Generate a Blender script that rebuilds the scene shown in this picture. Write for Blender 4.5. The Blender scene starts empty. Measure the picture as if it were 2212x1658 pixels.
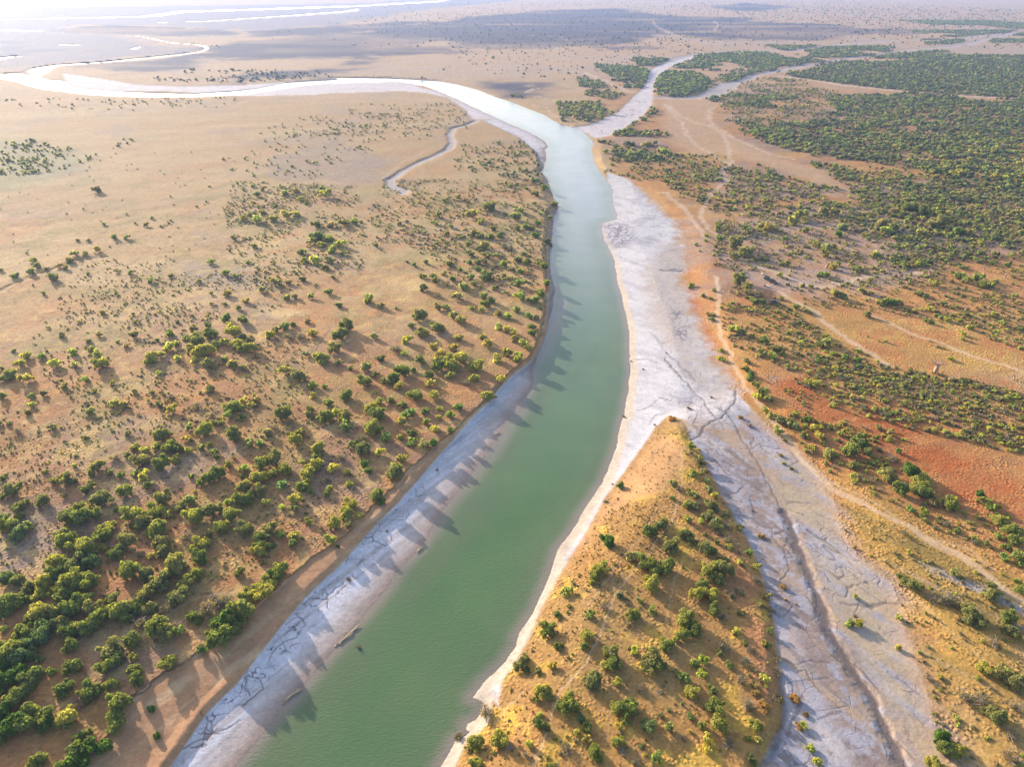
import bpy, math, random
import numpy as np
from mathutils import Matrix
SC = bpy.context.scene
COL = SC.collection
# ------------------------------------------------------------------ camera, world, sun
F_PX, CX, CY = 1535.0, 1106.0, 829.0          # focal length and centre of a 2212 px wide print
PITCH, HCAM = math.radians(29.8), 140.0
SUN_AZ, SUN_EL = math.radians(-42.0), math.radians(14.0)     # azimuth measured from +Y towards +X
cam_d = bpy.data.cameras.new('camera'); cam = bpy.data.objects.new('camera', cam_d); COL.objects.link(cam)
cam.location = (0, 0, HCAM); cam.rotation_euler = (math.pi/2 - PITCH, 0, 0)
cam_d.sensor_width = 36.0; cam_d.lens = 36.0*F_PX/2212.0; cam_d.clip_start = 1.0; cam_d.clip_end = 120000.0
SC.camera = cam
world = bpy.data.worlds.new('World'); SC.world = world; world.use_nodes = True
wn = world.node_tree; wn.nodes.clear()
w_out = wn.nodes.new('ShaderNodeOutputWorld'); w_bg = wn.nodes.new('ShaderNodeBackground'); w_sky = wn.nodes.new('ShaderNodeTexSky')
w_sky.sky_type = 'NISHITA'; w_sky.sun_disc = False; w_sky.sun_elevation = SUN_EL; w_sky.sun_rotation = SUN_AZ
w_sky.altitude = 100; w_sky.air_density = 1.0; w_sky.dust_density = 2.0; w_sky.ozone_density = 1.0
w_bg.inputs['Strength'].default_value = 0.15
wn.links.new(w_sky.outputs[0], w_bg.inputs[0]); wn.links.new(w_bg.outputs[0], w_out.inputs[0])
sun_d = bpy.data.lights.new('sun', 'SUN'); sun_d.energy = 4.1; sun_d.angle = math.radians(0.6); sun_d.color = (1.0, 0.90, 0.76)
sun = bpy.data.objects.new('sun', sun_d); COL.objects.link(sun)
sun.rotation_euler = (math.pi/2 - SUN_EL, 0, math.pi - SUN_AZ)   # lamp -Z points away from the sun
vs = SC.view_settings; vs.view_transform = 'Standard'; vs.look = 'None'; vs.gamma = 1.0; vs.exposure = 1.27
try:
    cy = SC.cycles
    cy.max_bounces = 6; cy.diffuse_bounces = 2; cy.glossy_bounces = 2; cy.transmission_bounces = 2; cy.volume_bounces = 1
    cy.transparent_max_bounces = 6; cy.caustics_reflective = False; cy.caustics_refractive = False; cy.use_denoising = True
except Exception: pass
HAZE_DENSITY = 0.85e-4
rng = np.random.default_rng(7); random.seed(7)
# ------------------------------------------------------------------ projection
cp, sp = math.cos(PITCH), math.sin(PITCH)
def unproj(D, z=0.0):
    """point of the print -> point on the level z under the camera"""
    D = np.asarray(D, float)
    x = (D[..., 0]-CX)/F_PX; v = (D[..., 1]-CY)/F_PX
    t = (HCAM - z)/(sp + v*cp)
    return np.stack([x*t, (cp - v*sp)*t, np.broadcast_to(z, t.shape)], -1)
def proj(P):
    d = -P[..., 1]*(-cp) - (P[..., 2]-HCAM)*sp
    up = P[..., 1]*sp + (P[..., 2]-HCAM)*cp
    return np.stack([CX + F_PX*P[..., 0]/d, CY - F_PX*up/d], -1), d
def C1(*p): return [(x*.3507, y*.3507) for x, y in p]
def C2(*p): return [(720.3+x*.3507, y*.3507) for x, y in p]
def C3(*p): return [(1436.2+x*.3507, y*.3507) for x, y in p]
def C4(*p): return [(x*.3507, 387.9+y*.3507) for x, y in p]
def C5(*p): return [(720.3+x*.3507, 387.9+y*.3507) for x, y in p]
def C6(*p): return [(1436.2+x*.3507, 387.9+y*.3507) for x, y in p]
def BL(*p): return [(x*.4651, 886.6+y*.4651) for x, y in p]
def BM(*p): return [(720.3+x*.4651, 886.6+y*.4651) for x, y in p]
def BR(*p): return [(1436.2+x*.4651, 886.6+y*.4651) for x, y in p]
# ------------------------------------------------------------------ numpy noise
def _hash(ix, iy, s):
    h = (ix.astype(np.int64)*374761393 + iy.astype(np.int64)*668265263 + s*1274126177) & 0x7fffffff
    h = ((h ^ (h >> 13))*1103515245) & 0x7fffffff
    return ((h ^ (h >> 16)) & 0xffff)/65535.0
def vnoise(x, y, s=0):
    ix, iy = np.floor(x), np.floor(y); fx, fy = x-ix, y-iy
    fx = fx*fx*(3-2*fx); fy = fy*fy*(3-2*fy)
    a, b, c, d = _hash(ix, iy, s), _hash(ix+1, iy, s), _hash(ix, iy+1, s), _hash(ix+1, iy+1, s)
    return (a*(1-fx)+b*fx)*(1-fy) + (c*(1-fx)+d*fx)*fy
def fbm(P, scale, s=0, octv=4, stretch=(1, 1), rot=0.0):
    ca, sa = math.cos(rot), math.sin(rot)
    x = (P[:, 0]*ca+P[:, 1]*sa)/scale/stretch[0]; y = (-P[:, 0]*sa+P[:, 1]*ca)/scale/stretch[1]
    r = 0; a = .5; t = 0
    for k in range(octv):
        r = r + a*vnoise(x, y, s+k*17); t += a; a *= .52; x = x*2.03+11.3; y = y*2.03+5.7
    return r/t*2-1
def sstep(x, a, b):
    t = np.clip((x-a)/(b-a), 0, 1); return t*t*(3-2*t)
def mix(a, b, m):
    m = m[:, None] if np.ndim(a) == 2 or np.ndim(b) == 2 or (np.ndim(b) == 1 and len(np.shape(m)) == 1 and np.shape(b) == (3,)) else m
    return a*(1-m) + np.asarray(b)*m
# ------------------------------------------------------------------ distances (metres on the level ground)
def _segdist(P, A, B, W=None):
    out = np.full(len(P), 1e9)
    for k in range(len(A)):
        ab = B[k]-A[k]; L = max(float(ab@ab), 1e-9)
        t = np.clip(((P-A[k])@ab)/L, 0, 1)
        d = np.hypot(P[:, 0]-A[k, 0]-t*ab[0], P[:, 1]-A[k, 1]-t*ab[1])
        np.minimum(out, d, out=out)
    return out
def sdpoly(D, P, poly, pad=60.0):
    """signed distance, + inside"""
    q = np.asarray(poly, float)
    q[:, 1] = np.maximum(q[:, 1], -46)
    W = unproj(q)[:, :2]; out = np.full(len(D), -float(pad))
    lo, hi = W.min(0)-pad, W.max(0)+pad
    sel = np.where((P[:, 0] > lo[0]) & (P[:, 0] < hi[0]) & (P[:, 1] > lo[1]) & (P[:, 1] < hi[1]))[0]
    if not len(sel): return out
    p = P[sel]; A = W; B = np.roll(W, -1, 0)
    d = _segdist(p, A, B)
    ins = np.zeros(len(p), bool)
    for k in range(len(A)):
        a, b = A[k], B[k]
        if a[1] == b[1]: continue
        c = ((a[1] > p[:, 1]) != (b[1] > p[:, 1])) & (p[:, 0] < (b[0]-a[0])*(p[:, 1]-a[1])/(b[1]-a[1])+a[0])
        ins ^= c
    out[sel] = np.where(ins, d, -np.minimum(d, pad))
    return out
WARP = {}
def warped(P):
    k = (len(P), float(P[0, 0]), float(P[-1, 1]))
    if k not in WARP:
        a = np.clip(P[:, 1]/260, .5, 6)
        WARP.clear(); WARP[k] = P + np.stack([fbm(P, 5.5, 91)*a*1.5+fbm(P, 1.6, 92)*.5, fbm(P, 5.5, 93)*a*1.5+fbm(P, 1.6, 94)*.5], -1)
    return WARP[k]
def dline(P, line, pad=60.0, warp=False):
    if warp: P = warped(P)
    W = unproj(np.asarray(line, float))[:, :2]; out = np.full(len(P), float(pad))
    lo, hi = W.min(0)-pad, W.max(0)+pad
    sel = np.where((P[:, 0] > lo[0]) & (P[:, 0] < hi[0]) & (P[:, 1] > lo[1]) & (P[:, 1] < hi[1]))[0]
    if len(sel): out[sel] = np.minimum(_segdist(P[sel], W[:-1], W[1:]), pad)
    return out
# ------------------------------------------------------------------ outlines read from the photograph
LEFT_SHORE = [(440,1760)] + [(507,1658),(558,1598),(605,1538),(651,1491),(698,1431),(767,1353),(832,1277),(862,1232),(911,1184),(953,1110),(999,1049),(1046,989),(1078,940),(1097,905),(1122,878),(1140,850),(1152,830),(1153,798),(1159,774),(1169,753),(1180,718),(1197,654),(1201,626),(1190,591),(1187,542),(1194,504),(1197,465),(1208,447),(1197,430),(1187,409),(1185,388),(1169,372),(1176,361),(1181,337),(1176,323),(1185,317),(1176,305),(1148,288),(1106,270),(1071,254),(1036,238),(987,214),(945,196),(917,186),(860,176)]
RIGHT_SHORE = [(720,168),(790,168),(860,170),(945,175),(987,182),(1029,193),(1064,207),(1106,221),(1141,235),(1173,247),(1201,263),(1225,272),(1246,277),(1267,291),(1278,302),(1283,312),(1278,326),(1285,351),(1295,368),(1310,386),(1323,409),(1325,433),(1332,472),(1302,483),(1299,493),(1306,521),(1323,553),(1332,598),(1344,654),(1355,696),(1360,739),(1360,791),(1357,844),(1348,893),(1338,925),(1330,970),(1297,1049),(1241,1138),(1204,1189),(1185,1249),(1153,1324),(1122,1370),(1113,1398),(1092,1431),(1046,1473),(1018,1510),(1046,1519),(1040,1540),(1027,1556),(1008,1566),(1006,1578),(1015,1584),(1000,1596),(981,1602),(970,1625),(953,1656),(900,1760)]
RIVER = LEFT_SHORE + [(720,180),(700,181),(660,184)] + C1((1750,545),(1500,583),(1200,598),(900,598),(700,592),(500,580),(380,563),(250,548),(150,520),(100,503),(0,485)) + [(-200,160),(-500,150),(-500,140),(-200,147)] + \
    C1((0,455),(100,450),(200,468),(300,492),(400,500),(440,530),(520,548),(700,562),(900,572),(1200,578),(1450,562),(1600,545),(1750,512),(1900,500),(2100,490)) + RIGHT_SHORE
BEND = C1((200,465),(165,440),(205,418),(350,397),(600,383),(800,363),(950,348),(1100,333),(1225,316),(1262,300),(1255,288),(1180,272),(1060,266),(960,247),(870,226),(760,214),(860,221),(960,240),(1060,262),(1180,266),(1270,280),(1292,298),(1240,322),(1100,342),(950,358),(800,374),(500,398),(370,405),(320,425),(300,445),(250,470))
FARW = [C1((-600,112),(0,112),(300,108),(850,98),(1000,80),(1100,66),(1500,55),(2212,30),(2700,0),(2900,-20),(2700,12),(2212,40),(1500,64),(1150,75),(1000,96),(850,105),(300,116),(0,122),(-600,124)),
        C1((900,140),(1250,128),(1700,98),(2100,68),(2212,50),(2212,66),(2100,78),(1700,106),(1250,134)),
        C1((-300,180),(0,182),(150,186),(400,198),(150,192),(0,190),(-300,190)),
        C1((-300,366),(0,352),(120,342),(180,342),(60,356),(0,366),(-300,380)),
        C1((340,274),(560,276),(590,280),(420,281)),
        C1((800,300),(860,284),(875,288),(830,304))]
# pale mud: right flats, creek bed, left beach, far bars
MUD_R = [(1310,372),(1365,388),(1408,433),(1443,465),(1467,493),(1482,546),(1487,612),(1508,668),(1541,756),(1576,802),(1590,844),(1622,884),(1590,930),(1520,925),(1470,905),(1440,902),(1415,925),(1409,938),(1375,985),(1348,1021),(1325,1052),(1302,1087),(1260,1161),(1213,1235),(1171,1315),(1139,1389),(1120,1425),(1085,1470),(1078,1530),(1064,1520),(1058,1560),(1035,1583),(1005,1610),(975,1670),(900,1760),(940,1610),(960,1500),(1100,1350),(1200,1150),(1310,950),(1330,700),(1300,560),(1280,480),(1320,440)]
CREEK = [(1590,870),(1622,884),(1678,938),(1725,985),(1762,1017),(1799,1073),(1822,1147),(1855,1203),(1925,1259),(1950,1319),(1975,1420),(2010,1520),(2040,1658),(2080,1800),(1600,1800),(1641,1658),(1690,1560),(1690,1514),(1683,1445),(1673,1352),(1655,1282),(1632,1203),(1590,1128),(1552,1059),(1511,975),(1490,950),(1480,915),(1540,880)]
MUD_L = [(330,1720),(367,1658),(446,1542),(512,1477),(558,1417),(605,1356),(642,1310),(698,1254),(735,1222),(767,1184),(815,1130),(860,1087),(920,1017),(981,947),(1030,892),(1052,872),(1080,838),(1113,806),(1150,776),(1165,752),(1180,718),(1183,660),(1190,620),(1183,595),(1184,540),(1187,500),(1192,470),(1200,440),(1184,400),(1176,392),(1160,330),(1120,296),(1040,258),(1100,262),(1230,330),(1240,600),(1200,800),(1130,960),(960,1180),(700,1480),(500,1720)]
BANK_L = [(120,1740),(180,1640),(250,1575),(279,1510),(344,1463),(405,1431),(450,1395),(500,1350),(549,1315),(623,1249),(660,1215),(707,1184),(740,1160),(776,1128),(800,1098),(851,1054),(880,1020),(906,998),(944,962),(999,916),(1034,880),(1070,848),(1106,800),(1150,766),(1170,718),(1181,647),(1180,598),(1179,540),(1184,476),(1190,440),(1230,500),(1230,700),(1100,900),(700,1300),(400,1740)]
BARS = [C1((380,450),(480,462),(600,480),(830,518),(1100,530),(1500,522),(1750,505),(2212,478),(2212,560),(1900,585),(1500,590),(1000,560),(600,560),(420,520)),
        C2((-20,480),(400,490),(560,545),(640,560),(760,612),(900,678),(1000,722),(1110,775),(1230,825),(1320,900),(1260,905),(1170,850),(1060,780),(960,735),(850,735),(800,670),(700,600),(560,570),(400,560),(-20,575)),
        C2((1380,765),(1480,780),(1580,770),(1640,740),(1730,700),(1790,650),(1850,590),(1900,550),(1925,490),(1950,430),(2000,400),(2100,375),(2212,345),(2212,362),(2060,420),(2010,465),(1975,520),(1970,580),(1965,650),(1900,720),(1800,790),(1700,838),(1600,850),(1560,820))]
# far creek threads: (line, half width)
THREADS = [(C3((0,392),(100,355),(200,332),(400,316),(600,310),(800,312),(900,296),(1000,281),(1200,265),(1400,250),(1700,245),(1850,235),(2000,215),(2212,193),(2500,180)), 11),
           (C2((1975,605),(2100,600),(2212,605)) + C3((100,603),(200,600),(300,572),(380,525),(500,490),(560,460),(700,435),(850,405),(1000,385),(1150,355),(1300,345),(1400,320),(1550,305),(1750,290),(1900,265),(1980,240),(2100,215),(2212,196)), 9),
           (C3((270,590),(330,550),(400,515)), 16),
           (C2((880,745),(820,770),(740,790),(715,830),(735,880),(710,920),(620,965),(530,1000),(440,1050),(370,1100)) + C5((350,0),(360,40),(400,60),(435,70),(430,85)), 3.2)]
TRACKS = [  # line, half width, strength
    (C6((700,690),(750,730),(900,800),(1000,890),(1100,970),(1250,1060),(1380,1150)), 1.7, .8),
    (C6((490,510),(560,530),(640,555),(720,590),(860,650),(960,662),(1100,640),(1200,600),(1400,590),(1560,575)), 2.0, .7),
    (C6((1270,840),(1350,870),(1500,940),(1700,1010),(1900,1090),(2100,1150),(2250,1200)), 1.5, .75),
    (C6((0,80),(60,130),(150,210),(210,300),(260,360)), 2.2, .7),
    (C6((390,0),(340,40),(290,80),(240,160),(218,220),(260,290),(310,340)), 1.8, .7),
    (C6((480,510),(430,490),(360,480)), 1.6, .5),
    (C6((310,600),(330,690),(325,780),(335,880),(335,940),(390,1050),(420,1130),(460,1200),(490,1270),(560,1350),(640,1450),(720,1560)), 1.3, .8),
    (BR((500,60),(560,130),(620,200),(700,290),(780,370),(900,420),(1000,480),(1130,540),(1250,620),(1340,660),(1430,710),(1500,770),(1560,820),(1668,890)), 1.5, .8),
    (BR((620,180),(760,330),(1000,440),(1200,590),(1400,640),(1520,740)), .7, .4),
    (BR((850,560),(960,680),(1100,800),(1300,1000),(1500,1180)), .5, .3),
    (C3((0,640),(50,700),(110,760),(130,830),(200,900),(260,930),(330,980),(400,1010)), 2.8, .7),
    (C3((20,650),(80,700),(150,740),(350,800),(420,850),(540,900),(650,950),(800,980)), 2.8, .7),
    (C3((420,610),(330,640),(280,680),(270,740),(320,790),(380,860),(400,940),(405,1010),(350,1040),(365,1110)), 2.6, .7),
    (C3((700,470),(900,492),(1100,525),(1300,545),(1600,575),(1900,595),(2140,607)), 9, .95),
    (C3((1050,680),(1240,715),(1400,750)), 4, .5),
    (C3((410,600),(560,640),(700,700),(900,760)), 3, .3),
    (BM((920,1658),(970,1550),(1020,1400),(1060,1310),(1180,1160),(1230,1050),(1280,940),(1310,850),(1390,750),(1500,600),(1570,520),(1610,400),(1615,200),(1625,160)), .28, .7),
    (BM((760,1450),(820,1370),(880,1310)), .3, .5),
    (BM((1300,840),(1290,760)), .2, .5), (BM((1550,980),(1580,800),(1615,700)), .25, .5), (BM((1180,910),(1260,800),(1400,620),(1530,440)), .22, .5),
    (BM((1270,1530),(1290,1400),(1240,1400)), .25, .3),
    (C1((0,0),(1,1)), .1, 0),
    (C2((310,1106),(420,1000),(560,930)), 3, .25), (C2((540,1000),(550,1106)), 2, .2),
    (C2((1190,640),(1300,660),(1370,720)), 2.2, .6), (C2((1180,570),(1230,545),(1300,545)), 2.2, .7), (C2((1240,590),(1340,610),(1360,630),(1300,645)), 1.8, .6),
    (C2((1540,440),(1620,480),(1720,520),(1800,560),(1870,570)), 6, .7), (C2((1400,520),(1500,545),(1620,560)), 3, .5),
    (C3((0,180),(40,205),(90,225)), 5, .6), (C3((300,130),(330,150),(300,190)), 5, .6),
    (C2((1960,120),(1990,160),(2060,200),(2100,215)), 5, .6), (C2((1200,215),(1400,225),(1460,262)), 4, .3),
    (BL((760,960),(860,900),(950,870),(1080,850)), .5, .35), (BL((830,980),(900,1040),(960,1080)), .5, .35), (BL((740,1490),(800,1430),(900,1330)), .35, .4),
]
CRACKS = [  # line, half width, strength  (dark drainage lines in the mud)
    (BR((250,-10),(290,20),(330,80),(380,160),(430,240),(460,310),(520,420),(550,480)), .45, .7),
    (BR((550,480),(585,560),(605,620),(650,720),(690,830),(730,930),(760,1030),(820,1130),(880,1230),(950,1340),(1000,1450),(1060,1560),(1110,1658),(1150,1750)), 1.1, .9),
    (BR((960,1380),(1020,1480),(1100,1600),(1130,1700)), .5, .7),
    (C6((445,1300),(430,1360),(380,1440),(330,1475),(260,1500),(200,1590)) + BR((120,140)), .55, .9),
    (C6((0,1100),(80,1200),(180,1310),(240,1370),(300,1450),(330,1475)), .5, .8),
    (C6((330,1475),(360,1540)), .35, .6), (C6((200,1440),(180,1500),(250,1510)), .3, .7),
    (C6((0,1360),(80,1375),(160,1380),(230,1400)), .3, .7), (C6((0,1560),(120,1580),(200,1590)), .3, .7),
    (BR((190,190),(240,240),(290,300),(330,330),(365,355),(340,380),(280,395)), .28, .8),
    (BR((330,480),(400,500),(440,540),(490,545),(500,590),(540,630),(570,690),(575,740),(545,800)), .3, .7),
    (BR((480,850),(540,870),(600,910),(560,960)), .25, .6), (BR((570,430),(680,432)), .35, .6), (BR((400,180),(430,165),(490,140)), .35, .5),
    (BR((690,470),(760,500),(850,540),(900,600)), .35, .4), (BR((820,900),(900,905),(960,920),(1030,900),(1090,900)), .5, .6),
    (BR((530,1150),(600,1180),(700,1170),(760,1180)), .3, .5), (BR((560,1270),(650,1260),(760,1250)), .3, .5), (BR((700,1440),(760,1420),(830,1410)), .35, .5),
    (BR((450,1658),(520,1560),(560,1450),(550,1350),(530,1250)), .8, .45), (BR((640,1330),(600,1450),(580,1520)), .4, .5),
    (BR((130,60),(150,90),(160,120)), .3, .5), (BR((250,180),(300,230),(330,250)), .25, .6),
    (C5((1870,1110),(1940,1105),(2000,1130),(2080,1130)), .4, .6), (C5((2050,1060),(2120,1130),(2212,1230)), .5, .5), (C5((1960,940),(2050,1060)), .5, .4),
    (C5((2020,1350),(2100,1360),(2212,1380)), .3, .7), (C5((1860,1420),(1960,1390),(2020,1350)), .3, .5),
    (C5((2010,345),(2040,340)), .6, .7), (C5((2020,565),(2100,560),(2160,570)), .8, .7), (C5((1790,20),(1850,60),(1880,90)), .4, .4),
    (C2((1590,770),(1640,800),(1690,830)), .9, .6), (C2((1600,750),(1700,745),(1800,715),(1850,705)), 1.2, .7), (C2((1800,668),(1860,685),(1900,690)), 1.5, .6), (C2((1840,615),(1900,628),(1960,635)), 1.5, .6),
    (C2((1950,430),(1985,405),(2060,385)), 2, .6), (C2((1895,545),(1925,510),(1935,470)), 2, .8),
    (C2((0,472),(200,468),(400,476),(640,492)), 3.5, .9), (C1((1700,500),(1900,486),(2212,474)), 3.5, .7),
    (BL((940,1400),(990,1440),(985,1500),(960,1530),(900,1540),(850,1570)), .22, .8), (BL((1130,1290),(1150,1230),(1190,1240),(1230,1290),(1180,1330),(1120,1370)), .22, .8), (BL((985,1500),(1060,1480),(1110,1440)), .2, .7),
    (BL((1330,990),(1390,960),(1420,1000),(1380,1060),(1320,1080),(1260,1130)), .2, .7), (BL((1260,1130),(1240,1180),(1280,1210)), .2, .6), (BL((1400,900),(1440,880),(1500,890)), .2, .6),
    (BL((1230,640),(1340,560)), .1, 0), (C4((710,1280),(850,1240),(900,1290),(1000,1210),(1120,1185)), .5, .45), (C4((600,1270),(720,1220),(850,1180),(920,1170)), .4, .35),
    (C4((0,690),(150,610),(300,560),(450,500),(620,480)), 1.2, .3), (C4((1600,1220),(1720,1160),(1800,1110)), .4, .5), (C4((1900,1090),(1980,1010),(2050,900)), .4, .5), (C4((1430,1240),(1480,1160),(1530,1110)), .35, .4),
    (BL((560,440),(660,400),(760,370),(850,350),(900,340)), .3, .5), (BL((1180,915),(1100,890)), .3, .3),
    (BL((600,1345),(670,1320),(740,1240),(800,1200),(870,1160),(920,1120),(960,1090)), .3, .8),
    (BM((1485,210),(1510,190),(1540,170),(1545,145)), .25, .5), (BM((1480,240),(1485,210)), .25, .5),
]
RED = [(1636,802),(1734,805),(1804,840),(1890,880),(1962,907),(2090,960),(2260,1040),(2260,1140),(2200,1128),(2096,1088),(2017,1045),(1930,1000),(1855,950),(1760,922),(1690,885),(1645,840)]
RED2 = C6((150,560),(175,600),(150,680),(200,760),(240,860),(300,940),(340,1000),(320,1060),(260,1020),(220,900),(170,800),(140,700))
BURNT = [C3((-2050,160),(-1900,190),(-1500,150),(-1200,100),(-700,60),(-300,50),(0,95),(500,108),(650,140),(1000,142),(1220,183),(1150,205),(1000,232),(850,247),(700,243),(350,238),(0,215),(-300,270),(-1100,300),(-1240,262),(-1700,225)),
         C3((280,35),(500,15),(780,38),(600,68),(350,62)), C3((1200,178),(1500,178),(1570,185),(1450,212),(1250,205)),
         C2((170,385),(300,305),(520,285),(700,290),(700,330),(560,340),(370,352)), C2((-20,300),(130,300),(200,330),(120,350),(-20,350)), C2((1000,520),(1080,515),(1070,548),(1010,545)), C2((1060,590),(1100,550),(1190,540),(1200,560),(1160,590)), C2((1200,560),(1290,530),(1320,545),(1220,585)), C2((1640,295),(1900,285),(1940,295),(1680,308)),
         C1((400,195),(450,165),(600,152),(900,158),(1300,180),(1500,195),(1450,218),(1000,222),(700,205)), C1((1250,330),(1300,290),(1500,290),(2212,230),(2212,350),(1500,375),(1300,365)), C1((600,400),(850,370),(1200,330),(1300,370),(1150,420),(880,450),(650,440)), C1((1300,470),(1500,450),(1800,430),(2100,415),(2140,430),(1900,470),(1600,500),(1400,500)), C1((-40,250),(60,255),(160,300),(350,300),(200,320),(-40,350))]
SANDY = [C3((-30,600),(130,600),(450,600),(300,650),(280,740),(360,800),(430,850),(540,900),(700,960),(1000,1060),(1120,1180),(900,1120),(600,1010),(420,960),(200,950),(60,900),(0,800)),
         C6((800,0),(900,10),(1000,60),(1100,110),(1000,100)), C6((500,480),(640,500),(760,580),(1100,600),(1450,560),(1700,560),(1400,620),(1100,670),(900,680),(700,600)),
         C6((480,560),(720,600),(760,720),(620,720),(520,640))]
POINT = [(1430,905),(1480,930),(1511,975),(1552,1059),(1590,1128),(1632,1203),(1655,1282),(1673,1352),(1683,1445),(1690,1514),(1690,1560),(1641,1658),(1600,1800),(880,1800),(1000,1600),(1085,1470),(1139,1389),(1213,1235),(1302,1087),(1375,985)]
POINTSAND = BM((1480,110),(1600,130),(1640,250),(1560,380),(1380,440),(1260,520),(1180,640),(1060,760),(960,960),(930,940),(1010,780),(1130,600),(1250,430),(1350,290))
POINTRED = BR((330,560),(400,700),(440,850),(490,1000),(510,1200),(520,1350),(440,1400),(400,1200),(360,1000),(300,850),(320,700),(270,600),(80,540),(100,520),(200,540))
GOLD_BR = [(1622,884),(1678,930),(1770,1000),(1850,1060),(2010,1120),(2120,1190),(2260,1260),(2300,1850),(2080,1800),(2010,1520),(1950,1319),(1925,1259),(1855,1203),(1822,1147),(1799,1073),(1762,1017),(1678,938)]
GOLD_R = [(1560,660),(1700,640),(1900,690),(2250,760),(2250,900),(2000,840),(1850,800),(1700,760),(1600,720)]
GOLDSTRIP = C6((450,1010),(560,1100),(700,1180),(560,1190),(600,1280),(700,1400),(800,1580),(700,1600),(600,1480),(470,1280),(420,1150))
GREYPATCH = [BL((715,260),(830,255),(870,220),(980,215),(1020,250),(930,330),(800,360),(730,350),(700,300)), BL((1000,130),(1050,120),(1130,190),(1060,230),(1020,200)), BL((150,440),(300,520),(420,520),(250,680),(60,800),(-200,700),(-100,500)), BL((560,1060),(700,1090),(850,1120),(880,1150),(700,1260),(600,1330),(380,1250),(380,1060)), C4((1500,790),(1620,760),(1800,790),(1900,830),(1700,880),(1550,850)), C4((1100,500),(1500,520),(1700,640),(1500,700),(1100,650)), C2((0,870),(350,980),(330,1106),(-400,1130),(-420,980))]
WETL = BL((1400,1240),(1480,1130),(1560,1050),(1640,980),(1700,900)) # unused guide
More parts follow.
